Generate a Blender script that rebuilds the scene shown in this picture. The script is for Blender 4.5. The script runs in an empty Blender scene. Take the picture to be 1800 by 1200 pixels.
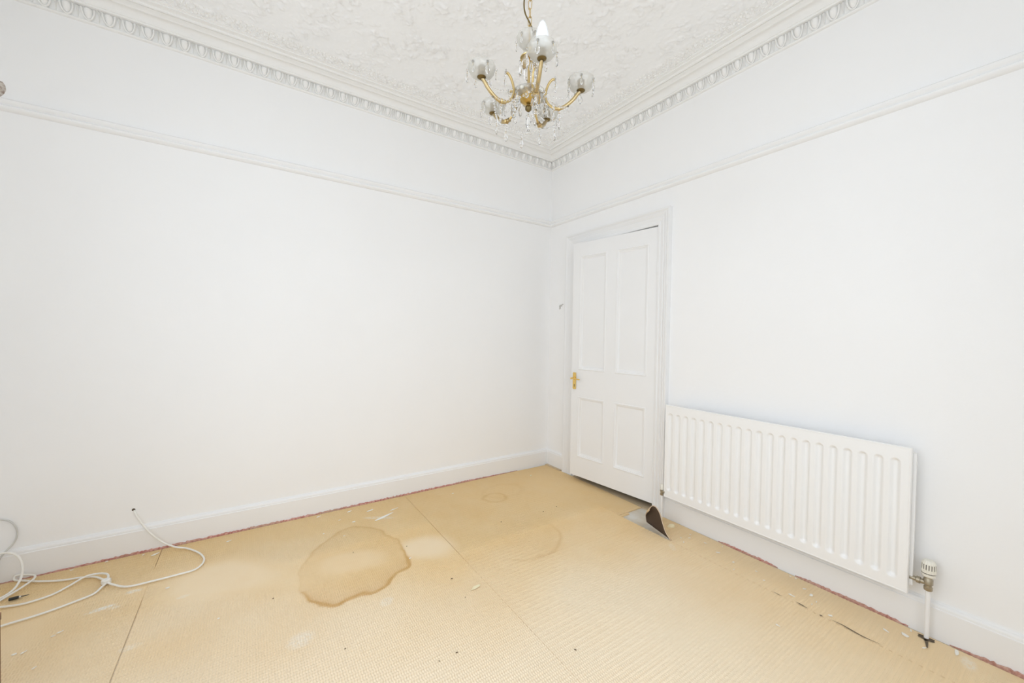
import bpy, math, random
import numpy as np
from mathutils import Vector, Matrix
random.seed(7)
rng = np.random.default_rng(11)
S = bpy.context.scene
COL = S.collection

# ------------------------------------------------------------------ camera
cam_d = bpy.data.cameras.new('camera')
cam_d.sensor_width = 36.0
cam_d.lens = 689.08 / 1800 * 36.0
cam_d.clip_start = 0.05
cam = bpy.data.objects.new('camera', cam_d)
COL.objects.link(cam)
_R = Vector((0.82977478, -0.5578661, 0.01610077))
_U = Vector((-0.00360156, 0.0234962, 0.99971744))
_F = Vector((0.55808678, 0.8295983, -0.01748737))
_m = Matrix.Identity(4)
for i in range(3):
    _m[i][0], _m[i][1], _m[i][2] = _R[i], _U[i], -_F[i]
_m[0][3], _m[1][3], _m[2][3] = -2.37682, -2.89906, 1.22
cam.matrix_world = _m
S.camera = cam

# ------------------------------------------------------------------ world, daylight, exposure
S.view_settings.view_transform = 'Standard'
S.view_settings.look = 'None'
S.view_settings.gamma = 1.0
S.view_settings.use_curve_mapping = False
S.view_settings.exposure = 0.04
S.cycles.max_bounces = 14
S.cycles.diffuse_bounces = 10
S.cycles.transmission_bounces = 8
S.cycles.transparent_max_bounces = 12
S.cycles.caustics_reflective = False
S.cycles.caustics_refractive = False
S.cycles.sample_clamp_indirect = 6.0

W = bpy.data.worlds.new('daylight')
S.world = W
W.use_nodes = True
W.node_tree.nodes['Background'].inputs[0].default_value = (0.93, 0.97, 1.0, 1)
W.node_tree.nodes['Background'].inputs[1].default_value = 1.0

XW, YW, ZC = -3.42, -3.35, 2.89          # far side wall, window wall, ceiling height


def window_light(name, loc, rot, sx, sy, power):
    l = bpy.data.lights.new(name, 'AREA')
    l.shape = 'RECTANGLE'
    l.size, l.size_y, l.energy = sx, sy, power
    l.color = (0.828, 0.905, 1.0)
    o = bpy.data.objects.new(name, l)
    COL.objects.link(o)
    o.location, o.rotation_euler = loc, rot
    return o


# daylight falling in through the rear window and an added, unseen side window: sky from above, and level light
window_light('window_daylight', (-2.1, YW - 0.16, 1.44), (math.radians(90), 0, 0), 2.2, 2.16, 10.6)
window_light('added_side_light', (XW - 0.16, -2.1, 1.44), (math.radians(90), 0, math.radians(-90)), 1.9, 2.16, 12.4)  # added lamp, evens the light on the door wall
window_light('window_skylight', (-2.1, YW - 1.25, 2.35), (math.radians(48), 0, 0), 2.8, 2.2, 35.5)
window_light('added_side_sky_light', (XW - 1.25, -2.1, 2.35), (math.radians(48), 0, math.radians(-90)), 2.6, 2.2, 35.5)  # added lamp, sky part of the same side light

# ------------------------------------------------------------------ materials
def mat(name, base=(0.8, 0.8, 0.8), rough=0.5, metal=0.0, spec=0.5, **kw):
    m = bpy.data.materials.new(name)
    m.use_nodes = True
    b = m.node_tree.nodes['Principled BSDF']
    b.inputs['Base Color'].default_value = (*base, 1)
    b.inputs['Roughness'].default_value = rough
    b.inputs['Metallic'].default_value = metal
    b.inputs['Specular IOR Level'].default_value = spec
    for k, v in kw.items():
        b.inputs[k].default_value = v
    return m


class NT:
    """small helper for writing node trees"""
    def __init__(s, m):
        s.t = m.node_tree
        s.b = s.t.nodes['Principled BSDF']

    def n(s, typ, **kw):
        nd = s.t.nodes.new(typ)
        for k, v in kw.items():
            setattr(nd, k, v)
        return nd

    def link(s, a, b):
        s.t.links.new(a, b)

    def val(s, x, sock):
        if isinstance(x, (int, float)):
            sock.default_value = x
        elif isinstance(x, tuple):
            sock.default_value = (*x, 1) if len(x) == 3 and sock.type == 'RGBA' else x
        else:
            s.link(x, sock)

    def math(s, op, a, b=0.0, c=0.0, clamp=False):
        nd = s.n('ShaderNodeMath', operation=op, use_clamp=clamp)
        for i, x in enumerate((a, b, c)):
            s.val(x, nd.inputs[i])
        return nd.outputs[0]

    def mix(s, fac, a, b):
        nd = s.n('ShaderNodeMix', data_type='RGBA')
        s.val(fac, nd.inputs[0])
        s.val(a, nd.inputs[6])
        s.val(b, nd.inputs[7])
        return nd.outputs[2]

    def noise(s, vec, scale, detail=3, rough=0.5):
        nd = s.n('ShaderNodeTexNoise')
        if vec is not None:
            s.link(vec, nd.inputs['Vector'])
        nd.inputs['Scale'].default_value = scale
        nd.inputs['Detail'].default_value = detail
        nd.inputs['Roughness'].default_value = rough
        return nd.outputs['Fac']

    def ramp(s, fac, lo, hi):
        nd = s.n('ShaderNodeMapRange', clamp=True)
        s.val(fac, nd.inputs[0])
        nd.inputs[1].default_value, nd.inputs[2].default_value = lo, hi
        return nd.outputs[0]

    def pos(s):
        return s.n('ShaderNodeNewGeometry').outputs['Position']

    def attr(s, name):
        return s.n('ShaderNodeAttribute', attribute_name=name).outputs['Fac']

    def bump(s, h, dist, strength=1.0):
        nd = s.n('ShaderNodeBump')
        nd.inputs['Strength'].default_value = strength
        nd.inputs['Distance'].default_value = dist
        s.link(h, nd.inputs['Height'])
        s.link(nd.outputs[0], s.b.inputs['Normal'])


def paint(name, base, rough, amp, scale, patch=0.02):
    m = mat(name, base, rough, spec=0.35)
    t = NT(m)
    p = t.pos()
    f = t.ramp(t.noise(p, 2.3, 4, 0.6), 0.3, 0.7)
    dk = tuple(c * (1 - patch) for c in base)
    t.link(t.mix(f, dk, base), t.b.inputs['Base Color'])
    t.bump(t.noise(p, scale, 5, 0.6), amp, 0.6)
    return m


M_wall = paint('white_emulsion', (0.900, 0.903, 0.907), 0.75, 0.002, 14, 0.015)
M_wood_white = paint('white_gloss_paint', (0.862, 0.866, 0.870), 0.38, 0.001, 25, 0.015)
M_cornice = paint('white_plaster', (0.90, 0.90, 0.89), 0.7, 0.0015, 40, 0.02)
M_ceiling = paint('artex_plaster', (0.94, 0.95, 0.958), 0.75, 0.003, 60, 0.015)
M_radiator = mat('radiator_enamel', (0.88, 0.88, 0.875), 0.45)
M_crevice = mat('dark_crevice', (0.12, 0.09, 0.06), 0.9)  # flat dark brown for the holes and slits
M_board = None


def floorboard_mat():
    m = mat('bare_floorboard', (0.3, 0.26, 0.2), 0.8)
    t = NT(m)
    p = t.pos()
    mp = t.n('ShaderNodeMapping')
    mp.inputs['Scale'].default_value = (40, 3, 1)
    t.link(p, mp.inputs[0])
    f = t.noise(mp.outputs[0], 1.0, 5, 0.6)
    g = t.ramp(t.noise(p, 9, 4), 0.35, 0.65)
    c = t.mix(f, (0.46, 0.38, 0.27), (0.62, 0.55, 0.44))
    c = t.mix(g, c, (0.64, 0.62, 0.57))
    t.link(c, t.b.inputs['Base Color'])
    t.bump(f, 0.001, 0.5)
    return m


M_board = floorboard_mat()


WEAVE_X, WEAVE_Y, WEAVE_T, WEAVE_D = 0.0092, 0.0140, math.tan(math.radians(20)), 0.0058


def underlay_mat():
    m = mat('rubber_underlay', (0.6, 0.42, 0.2), 0.72, spec=0.3)
    t = NT(m)
    p = t.pos()
    # herringbone of short moulded grooves, ranks run along x, grooves lean 20 degrees to either side of y;
    # modelled in the mesh near the viewer (attribute geo), carried on as fine relief beyond
    sep = t.n('ShaderNodeSeparateXYZ')
    t.link(p, sep.inputs[0])
    ry = t.math('DIVIDE', sep.outputs[1], WEAVE_Y)
    jr = t.math('FLOOR', ry)
    fy = t.math('SUBTRACT', ry, jr)
    sg = t.math('SUBTRACT', 1.0, t.math('MULTIPLY', t.math('FLOORED_MODULO', jr, 2.0), 2.0))
    off = t.math('MULTIPLY', t.math('MULTIPLY', t.math('SUBTRACT', fy, 0.5), WEAVE_Y * WEAVE_T), sg)
    xs = t.math('DIVIDE', t.math('SUBTRACT', sep.outputs[0], off), WEAVE_X)
    g = t.math('POWER', t.math('ABSOLUTE', t.math('COSINE', t.math('MULTIPLY', xs, math.pi))), 2.0)
    g = t.math('MULTIPLY', g, t.math('POWER', t.math('SINE', t.math('MULTIPLY', fy, math.pi)), 0.5))
    keep = t.math('SUBTRACT', 1.0, t.math('MULTIPLY', t.attr('worn'), 0.9))
    keep = t.math('MULTIPLY', keep, t.math('SUBTRACT', 1.0, t.attr('geo')))
    hh = t.math('SUBTRACT', t.math('MULTIPLY', t.noise(p, 260, 2), 0.15), t.math('MULTIPLY', g, keep))
    t.bump(hh, WEAVE_D * 0.4, 1.0)
    # colour of the rubber: ochre, painted lighter where window light falls, with stains and rubbed paint
    big = t.ramp(t.noise(p, 1.1, 3, 0.55), 0.3, 0.7)
    mid = t.ramp(t.noise(p, 6.0, 4, 0.6), 0.3, 0.72)
    c = t.mix(big, (0.76, 0.53, 0.255), (0.82, 0.61, 0.335))
    c = t.mix(t.math('MULTIPLY', mid, 0.35), c, (0.82, 0.66, 0.43))
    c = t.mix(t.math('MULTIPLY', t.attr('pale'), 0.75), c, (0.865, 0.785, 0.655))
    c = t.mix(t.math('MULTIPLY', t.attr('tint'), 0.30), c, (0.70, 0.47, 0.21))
    rg = t.math('MULTIPLY', t.attr('ring'), t.math('ADD', 0.55, t.math('MULTIPLY', t.noise(p, 14, 3), 0.7)), clamp=True)
    c = t.mix(t.math('MULTIPLY', rg, 0.8), c, (0.55, 0.31, 0.09))
    pr = t.math('MULTIPLY', t.attr('rub'), t.ramp(t.noise(p, 90, 3), 0.30, 0.55))
    c = t.mix(pr, c, (0.84, 0.80, 0.72))
    t.link(c, t.b.inputs['Base Color'])
    return m


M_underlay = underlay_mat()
M_under_dark = mat('underlay_back', (0.085, 0.055, 0.035), 0.9)
M_under_edge = mat('underlay_cut_edge', (0.62, 0.48, 0.34), 0.8)


def red_mat():
    m = mat('red_carpet_fibre', (0.5, 0.06, 0.06), 0.95)
    t = NT(m)
    p = t.pos()
    f = t.noise(p, 90, 3)
    c = t.mix(t.ramp(f, 0.35, 0.65), (0.44, 0.16, 0.13), (0.66, 0.40, 0.33))
    g = t.ramp(t.noise(p, 5, 3), 0.45, 0.65)
    c = t.mix(t.math('MULTIPLY', g, 0.7), c, (0.50, 0.36, 0.27))
    t.link(c, t.b.inputs['Base Color'])
    return m


M_red = red_mat()
M_flake = mat('white_paint_flake', (0.86, 0.84, 0.79), 0.6)
M_cream = mat('cream_plaster_chip', (0.80, 0.72, 0.50), 0.8)
M_speck = mat('dark_grit', (0.13, 0.09, 0.055), 0.9)
M_cable = mat('white_cable_sheath', (0.84, 0.83, 0.79), 0.4)
M_loop_grey = mat('grey_loop_tube', (0.60, 0.60, 0.58), 0.5)
M_black = mat('black_plastic', (0.02, 0.02, 0.018), 0.4)
M_silver = mat('nickel_plate', (0.75, 0.73, 0.68), 0.28, 1.0)
M_valve = mat('tarnished_brass_valve', (0.42, 0.37, 0.28), 0.42, 0.85)
M_trv = mat('ivory_plastic', (0.80, 0.78, 0.70), 0.4)
M_dkgrey = mat('dark_slot', (0.10, 0.09, 0.08), 0.7)
M_brass = mat('polished_brass', (0.85, 0.60, 0.20), 0.2, 1.0)
M_gold = mat('antique_gold', (0.66, 0.50, 0.24), 0.33, 1.0)
M_amber = mat('burnished_gold_bowl', (0.60, 0.41, 0.13), 0.3, 1.0)
M_gold_dark = mat('dark_bronze_gold', (0.22, 0.165, 0.07), 0.45, 1.0)
M_bulb = mat('opal_bulb_glass', (0.90, 0.92, 0.94), 0.12)
M_brown = mat('dark_brown_wood', (0.16, 0.075, 0.03), 0.45)
M_gripper = paint('dusty_timber', (0.66, 0.53, 0.36), 0.9, 0.002, 30, 0.4)
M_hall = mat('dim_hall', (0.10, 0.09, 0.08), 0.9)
M_dirtyplaster = mat('exposed_plaster', (0.42, 0.36, 0.31), 0.95)
_t = NT(M_dirtyplaster)
_t.link(_t.mix(_t.ramp(_t.noise(_t.pos(), 70, 4), 0.35, 0.65), (0.30, 0.22, 0.18), (0.62, 0.58, 0.53)), _t.b.inputs['Base Color'])
_t = NT(M_brown)
_mp = _t.n('ShaderNodeMapping')
_mp.inputs['Scale'].default_value = (60, 60, 4)
_t.link(_t.pos(), _mp.inputs[0])
_t.link(_t.mix(_t.noise(_mp.outputs[0], 1, 4), (0.10, 0.045, 0.018), (0.24, 0.12, 0.05)), _t.b.inputs['Base Color'])


def glass_mat(name, rough, tint=(1, 1, 1)):
    m = mat(name, tint, rough)
    b = m.node_tree.nodes['Principled BSDF']
    b.inputs['Transmission Weight'].default_value = 1.0
    b.inputs['IOR'].default_value = 1.5
    return m


M_crystal = glass_mat('cut_crystal', 0.0, (0.99, 0.99, 0.985))


def frosted():
    m = bpy.data.materials.new('frosted_cut_glass')
    m.use_nodes = True
    t = m.node_tree
    t.nodes.clear()
    out = t.nodes.new('ShaderNodeOutputMaterial')
    tr = t.nodes.new('ShaderNodeBsdfTransparent')
    tl = t.nodes.new('ShaderNodeBsdfTranslucent')
    df = t.nodes.new('ShaderNodeBsdfDiffuse')
    gl = t.nodes.new('ShaderNodeBsdfGlossy')
    tr.inputs[0].default_value = (0.97, 0.97, 0.955, 1)
    tl.inputs[0].default_value = (0.93, 0.92, 0.89, 1)
    df.inputs[0].default_value = (0.90, 0.885, 0.85, 1)
    gl.inputs['Roughness'].default_value = 0.12
    m1 = t.nodes.new('ShaderNodeMixShader')
    m2 = t.nodes.new('ShaderNodeMixShader')
    m3 = t.nodes.new('ShaderNodeMixShader')
    m1.inputs[0].default_value = 0.5
    t.links.new(tl.outputs[0], m1.inputs[1])
    t.links.new(df.outputs[0], m1.inputs[2])
    m2.inputs[0].default_value = 0.36
    t.links.new(tr.outputs[0], m2.inputs[1])
    t.links.new(m1.outputs[0], m2.inputs[2])
    m3.inputs[0].default_value = 0.05
    t.links.new(m2.outputs[0], m3.inputs[1])
    t.links.new(gl.outputs[0], m3.inputs[2])
    t.links.new(m3.outputs[0], out.inputs[0])
    return m


M_frost = frosted()

# ------------------------------------------------------------------ mesh helpers
def link(o, parent=None):
    COL.objects.link(o)
    if parent is not None:
        o.parent = parent
    return o


def tag(o, label=None, cat=None, group=None, kind=None):
    for k, v in (('label', label), ('category', cat), ('group', group), ('kind', kind)):
        if v:
            o[k] = v
    return o


def empty(name, loc=(0, 0, 0), rz=0.0, parent=None):
    e = bpy.data.objects.new(name, None)
    e.empty_display_size = 0.05
    e.location = loc
    e.rotation_euler = (0, 0, rz)
    return link(e, parent)


class MB:
    def __init__(s):
        s.v, s.f, s.mi = [], [], []

    def add(s, vs, fs, mi=0):
        o = len(s.v)
        s.v += [tuple(map(float, v)) for v in vs]
        s.f += [tuple(i + o for i in f) for f in fs]
        s.mi += [mi] * len(fs)
        return s

    def box(s, a, b, mi=0):
        (x0, y0, z0), (x1, y1, z1) = a, b
        x0, x1 = min(x0, x1), max(x0, x1)
        y0, y1 = min(y0, y1), max(y0, y1)
        z0, z1 = min(z0, z1), max(z0, z1)
        vs = [(x0, y0, z0), (x1, y0, z0), (x1, y1, z0), (x0, y1, z0), (x0, y0, z1), (x1, y0, z1), (x1, y1, z1), (x0, y1, z1)]
        return s.add(vs, [(0, 3, 2, 1), (4, 5, 6, 7), (0, 1, 5, 4), (1, 2, 6, 5), (2, 3, 7, 6), (3, 0, 4, 7)], mi)

    def lathe(s, prof, seg=24, c=(0, 0, 0), axis='z', mi=0, fl=0.0, nf=0):
        """prof: (r, h) list; fl/nf scallop the wall"""
        vs, fs = [], []
        for r, h in prof:
            for k in range(seg):
                a = 2 * math.pi * k / seg
                rr = r * (1 + fl * math.cos(nf * a)) if nf else r
                p = (rr * math.cos(a), rr * math.sin(a), h)
                if axis == 'x':
                    p = (p[2], p[0], p[1])
                elif axis == 'y':
                    p = (p[0], p[2], p[1])
                vs.append((p[0] + c[0], p[1] + c[1], p[2] + c[2]))
        n = len(prof)
        for i in range(n - 1):
            for k in range(seg):
                a, b = i * seg + k, i * seg + (k + 1) % seg
                fs.append((a, b, b + seg, a + seg) if axis != 'y' else (a, a + seg, b + seg, b))
        if prof[0][0] > 1e-5:
            fs.append(tuple(range(seg))[::-1] if axis != 'y' else tuple(range(seg)))
        if prof[-1][0] > 1e-5:
            r = tuple(range((n - 1) * seg, n * seg))
            fs.append(r if axis != 'y' else r[::-1])
        return s.add(vs, fs, mi)

    def tube(s, pts, r, seg=8, mi=0, closed=False):
        P = [Vector(p) for p in pts]
        n = len(P)
        rs = r if isinstance(r, (list, tuple)) else [r] * n
        T = []
        for i in range(n):
            if closed:
                d = P[(i + 1) % n] - P[i - 1]
            else:
                d = P[min(i + 1, n - 1)] - P[max(i - 1, 0)]
            T.append(d.normalized())
        up = Vector((0, 0, 1)) if abs(T[0].z) < 0.9 else Vector((1, 0, 0))
        N = (up - T[0] * up.dot(T[0])).normalized()
        vs, fs = [], []
        for i in range(n):
            N = (N - T[i] * N.dot(T[i])).normalized()
            B = T[i].cross(N)
            for k in range(seg):
                a = 2 * math.pi * k / seg
                vs.append(P[i] + (N * math.cos(a) + B * math.sin(a)) * rs[i])
        m = n if closed else n - 1
        for i in range(m):
            j = (i + 1) % n
            for k in range(seg):
                k2 = (k + 1) % seg
                fs.append((i * seg + k, i * seg + k2, j * seg + k2, j * seg + k))
        if not closed:
            fs.append(tuple(range(seg))[::-1])
            fs.append(tuple(range((n - 1) * seg, n * seg)))
        return s.add(vs, fs, mi)

    def mesh(s, name, mats, smooth=False):
        me = bpy.data.meshes.new(name)
        me.from_pydata(s.v, [], s.f)
        for m in (mats if isinstance(mats, (list, tuple)) else [mats]):
            me.materials.append(m)
        if any(s.mi):
            me.polygons.foreach_set('material_index', s.mi)
        if smooth:
            me.polygons.foreach_set('use_smooth', [True] * len(me.polygons))
            if smooth != 'all':
                me.set_sharp_from_angle(angle=math.radians(40))
        me.update()
        return me

    def build(s, name, mats, parent=None, smooth=False, loc=None):
        o = bpy.data.objects.new(name, s.mesh(name, mats, smooth))
        if loc:
            o.location = loc
        return link(o, parent)


def inst(name, me, parent=None, loc=(0, 0, 0), rot=(0, 0, 0), scale=None):
    o = bpy.data.objects.new(name, me)
    o.location, o.rotation_euler = loc, rot
    if scale:
        o.scale = scale
    return link(o, parent)


def smooth_path(pts, n=8, closed=False):
    P = [Vector(p) for p in pts]
    out = []
    m = len(P)
    rngi = range(m if closed else m - 1)
    for i in rngi:
        if closed:
            p0, p1, p2, p3 = P[i - 1], P[i], P[(i + 1) % m], P[(i + 2) % m]
        else:
            p0, p1, p2, p3 = P[max(i - 1, 0)], P[i], P[i + 1], P[min(i + 2, m - 1)]
        for k in range(n):
            t = k / n
            out.append(0.5 * ((2 * p1) + (p2 - p0) * t + (2 * p0 - 5 * p1 + 4 * p2 - p3) * t * t + (3 * p1 - p0 - 3 * p2 + p3) * t ** 3))
    if not closed:
        out.append(P[-1])
    return out


def grid_mesh(name, X, Y, Z, material, attrs=None, smooth=True, flip=False):
    """X, Y, Z: 2-D arrays of vertex coordinates"""
    ny, nx = X.shape
    me = bpy.data.meshes.new(name)
    co = np.stack([X, Y, Z], -1).reshape(-1, 3).astype(np.float32)
    idx = np.arange(nx * ny).reshape(ny, nx)
    q = np.stack([idx[:-1, :-1], idx[:-1, 1:], idx[1:, 1:], idx[1:, :-1]], -1).reshape(-1, 4)
    if flip:
        q = q[:, ::-1]
    me.vertices.add(len(co))
    me.vertices.foreach_set('co', co.ravel())
    me.loops.add(q.size)
    me.loops.foreach_set('vertex_index', q.ravel().astype(np.int32))
    me.polygons.add(len(q))
    me.polygons.foreach_set('loop_start', np.arange(0, q.size, 4, dtype=np.int32))
    me.polygons.foreach_set('use_smooth', np.full(len(q), smooth))
    me.update(calc_edges=True)
    me.validate()
    me.materials.append(material)
    for k, a in (attrs or {}).items():
        at = me.attributes.new(k, 'FLOAT', 'POINT')
        at.data.foreach_set('value', a.reshape(-1).astype(np.float32))
    return me


# ------------------------------------------------------------------ the setting
OP_L, OP_R, OP_T = -0.385, -1.182, 2.002         # door opening in the right wall (y, y, z)
TH = 0.14

b = MB().box((XW - TH, YW - TH, -0.05), (1.05, TH, -0.008))
tag(b.build('floor', M_board), 'bare grey-brown timber floor showing beside the lifted underlay', 'floor', kind='structure')

b = MB().box((XW - TH, 0, -0.05), (0.0, TH, 3.0))
wall_left = tag(b.build('wall_left', M_wall), 'plain white painted wall with the white cable coming out of it', 'wall', kind='structure')

b = MB()
b.box((0, OP_L, -0.05), (TH, TH, 3.0))
b.box((0, YW - TH, -0.05), (TH, OP_R, 3.0))
b.box((0, OP_R, OP_T), (TH, OP_L, 3.0))
wall_right = tag(b.build('wall_right', M_wall), 'plain white painted wall with the door and the radiator', 'wall', kind='structure')

WX0, WX1, WZ0, WZ1 = -3.2, -1.0, 0.36, 2.52      # window in the wall behind the camera
b = MB()
b.box((XW - TH, YW - TH, -0.05), (WX0, YW, 3.0))
b.box((WX1, YW - TH, -0.05), (0, YW, 3.0))
b.box((WX0, YW - TH, -0.05), (WX1, YW, WZ0))
b.box((WX0, YW - TH, WZ1), (WX1, YW, 3.0))
tag(b.build('wall_near', M_wall), 'white wall with the wide window behind the viewer', 'wall', kind='structure')
SY0, SY1 = -3.05, -1.15  # unseen side opening, added to spread light over the door wall
b = MB()
b.box((XW - TH, YW, -0.05), (XW, SY0, 3.0))
b.box((XW - TH, SY1, -0.05), (XW, 0, 3.0))
b.box((XW - TH, SY0, -0.05), (XW, SY1, WZ0))
b.box((XW - TH, SY0, WZ1), (XW, SY1, 3.0))
tag(b.build('wall_side', M_wall), 'white side wall with the added narrow window', 'wall', kind='structure')


def sash(name, parent_loc, along, w, label):
    e = empty(name, parent_loc, 0 if along == 'x' else math.pi / 2)
    tag(e, label, 'window', kind='structure')
    zc = WZ0
    h = WZ1 - WZ0
    fr = 0.05
    n = 3 if w > 1.5 else 1
    for k in range(n + 1):
        x = -w / 2 + fr / 2 + k * (w - fr) / n
        MB().box((x - fr / 2, -0.03, zc), (x + fr / 2, 0.03, zc + h)).build('window_post', M_wood_white, e)
    for z in (zc, zc + h / 2 - fr / 2, zc + h - fr):
        MB().box((-w / 2 + fr, -0.025, z), (w / 2 - fr, 0.025, z + fr)).build('window_rail', M_wood_white, e)
    MB().box((-w / 2 - 0.04, 0.03, zc - 0.03), (w / 2 + 0.04, 0.16, zc)).build('window_sill', M_wood_white, e)
    return e


sash('window_1', ((WX0 + WX1) / 2, YW - 0.08, 0), 'x', WX1 - WX0, 'wide white framed window behind the viewer')
sash('added_window_2', (XW - 0.08, (SY0 + SY1) / 2, 0), 'y', SY1 - SY0, 'narrow white framed window added in the side wall').rotation_euler = (0, 0, -math.pi / 2)  # unseen window added around the side lamps

# hall behind the door
b = MB()
b.box((1.0, -2.2, -0.05), (1.05, 0.6, 3.0))
b.box((TH, 0.55, -0.05), (1.05, 0.6, 3.0))
b.box((TH, -2.2, -0.05), (1.05, -2.15, 3.0))
b.box((TH, -2.2, 2.6), (1.05, 0.6, 2.65))
tag(b.build('wall_hall', M_hall), 'dim hall wall behind the door gap', 'wall', kind='structure')


# ---- ceiling with combed plaster relief
def field(n0, n1, dx, lam, aniso=1.0, ang=0.0, seed=0):
    r = np.random.default_rng(seed).standard_normal((n0, n1))
    fy = np.fft.fftfreq(n0, dx)[:, None]
    fx = np.fft.fftfreq(n1, dx)[None, :]
    a = fx * math.cos(ang) + fy * math.sin(ang)
    c = (-fx * math.sin(ang) + fy * math.cos(ang)) * aniso
    k = np.sqrt(a * a + c * c) * lam
    g = np.fft.ifft2(np.fft.fft2(r) * np.exp(-((k - 1.0) / 0.55) ** 2)).real
    return g / g.std()


dx = 0.006
nx, ny = int(-XW / dx) + 1, int(-YW / dx) + 1
gx = np.linspace(XW, 0, nx)
gy = np.linspace(YW, 0, ny)
GX, GY = np.meshgrid(gx, gy)
f1 = field(ny, nx, dx, 0.11, 1.6, 0.5, 1)
f2 = field(ny, nx, dx, 0.075, 2.2, 1.9, 2)
f3 = field(ny, nx, dx, 0.05, 1.5, -0.4, 3)
msk = np.clip(field(ny, nx, dx, 0.30, 1, 0, 4) * 0.6 + 0.65, 0, 1)
st = lambda x, a, c: np.clip((x - a) / (c - a), 0, 1) ** 2 * (3 - 2 * np.clip((x - a) / (c - a), 0, 1))
f4 = field(ny, nx, dx, 0.042, 2.4, 0.9, 8)
f5 = field(ny, nx, dx, 0.055, 2.0, -0.7, 9)
hgt = 0.0030 * st(f1, 0.35, 0.50) * (0.4 + 0.6 * msk) + 0.0050 * np.exp(-((f2 - 0.45) / 0.13) ** 2) * st(f5, -0.4, 0.1) + 0.0045 * np.exp(-((f4 - 1.0) / 0.16) ** 2) * msk + 0.0045 * st(f5, 1.05, 1.2) + 0.0025 * st(f3, 1.0, 1.2)
hgt = hgt * (0.3 + 0.7 * msk)
GZ = ZC - hgt
me = grid_mesh('ceiling', GX, GY, GZ, M_ceiling, flip=True)
ceil = tag(link(bpy.data.objects.new('ceiling', me)), 'white ceiling with rough combed plaster texture', 'ceiling', kind='structure')
MB().box((XW - TH, YW - TH, ZC + 0.004), (TH, TH, ZC + 0.15)).build('ceiling_slab', M_ceiling, ceil)


# ---- mouldings run along the two visible walls
def run(name, prof, material, side, lab, cat, s0=0.0, s1=None, mitre=True, parent=None):
    """prof: (out, z); side L runs along x on wall y=0, side R runs along -y on wall x=0"""
    mb = MB()
    vs, fs = [], []
    n = len(prof)
    for d, z in prof:
        a = (d if mitre else 0.0) if s0 == 0.0 else s0
        e = s1
        if side == 'L':
            vs += [(-a, -d, z), (-e, -d, z)]
        else:
            vs += [(-d, -a, z), (-d, -e, z)]
    for i in range(n - 1):
        q = (2 * i, 2 * i + 1, 2 * i + 3, 2 * i + 2)
        fs.append(q if side == 'R' else q[::-1])
    if cat == 'baseboard':
        fs.append(tuple(range(1, 2 * n, 2)))
        fs.append(tuple(range(0, 2 * n, 2))[::-1])
    mb.add(vs, fs)
    o = mb.build(name, material, parent, smooth=True)
    if lab:
        tag(o, lab, cat, kind='structure')
    return o


def arc(c, r, a0, a1, n=6, ry=None):
    ry = ry or r
    return [(c[0] + r * math.cos(math.radians(a0 + (a1 - a0) * k / n)), c[1] + ry * math.sin(math.radians(a0 + (a1 - a0) * k / n))) for k in range(n + 1)]


corn = [(0.0, 2.766), (0.010, 2.767)] + arc((0.010, 2.773), 0.006, -90, 90, 5) + [(0.007, 2.781), (0.014, 2.805), (0.020, 2.8325), (0.044, 2.8325), (0.046, 2.836), (0.046, 2.841), (0.050, 2.842)]
corn += [(0.053, 2.850), (0.058, 2.859), (0.066, 2.867), (0.077, 2.8725), (0.090, 2.8745), (0.0905, 2.866), (0.102, 2.865)]
corn += [(0.105, 2.868), (0.118, 2.870), (0.134, 2.8735), (0.1345, 2.8775), (0.141, 2.878)] + [(0.1415, 2.874)] + arc((0.149, 2.874), 0.0065, 180, 360, 6, 0.005)[1:] + [(0.157, 2.879), (0.166, 2.880), (0.178, 2.882), (0.1785, 2.877), (0.190, 2.8765), (0.1905, 2.882), (0.206, 2.8835), (0.2065, 2.892)]
cl = run('trim_1', corn, M_cornice, 'L', 'moulded egg-and-dart plaster cornice above the plain wall with the cable', 'cornice', 0.0, -XW)
cr = run('trim_2', corn, M_cornice, 'R', 'moulded egg-and-dart plaster cornice above the wall with the door', 'cornice', 0.0, -YW)

# egg, surrounding shell and dart: local x along the wall, -y into the room, z up
PITCH = 0.0752


def egg_mesh():
    mb = MB()
    vs, fs = [], []
    nu, nv = 10, 7
    for j in range(nv + 1):
        t = j / nv
        z = -0.026 + 0.050 * t
        w = 0.0165 * math.sqrt(max(0.0, 1 - ((t - 0.62) / 0.64) ** 2)) if t < 0.98 else 0.0125
        for i in range(nu + 1):
            a = math.pi * i / nu
            vs.append((w * math.cos(a), -0.017 * math.sin(a) * (w / 0.0165) + 0.002 + 0.009 * (1 - math.sin(a)) ** 3, z))
    for j in range(nv):
        for i in range(nu):
            q = j * (nu + 1) + i
            fs.append((q, q + 1, q + nu + 2, q + nu + 1))
    top = nv * (nu + 1)
    fs.append(tuple(range(top, top + nu + 1)))
    mb.add(vs, [f[::-1] for f in fs[:-1]] + [fs[-1][::-1]])
    return mb.mesh('egg', M_cornice, 'all')


def shell_mesh():
    mb = MB()
    pts = []
    for k in range(13):
        a = math.pi + math.pi * k / 12
        pts.append((0.0235 * math.cos(a), -0.004 - 0.003 * math.sin(-a), 0.0245 + 0.0525 * math.sin(a)))
    mb.tube(pts, [0.0042] * 13, 6)
    return mb.mesh('egg_shell_rim', M_cornice, 'all')


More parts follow.
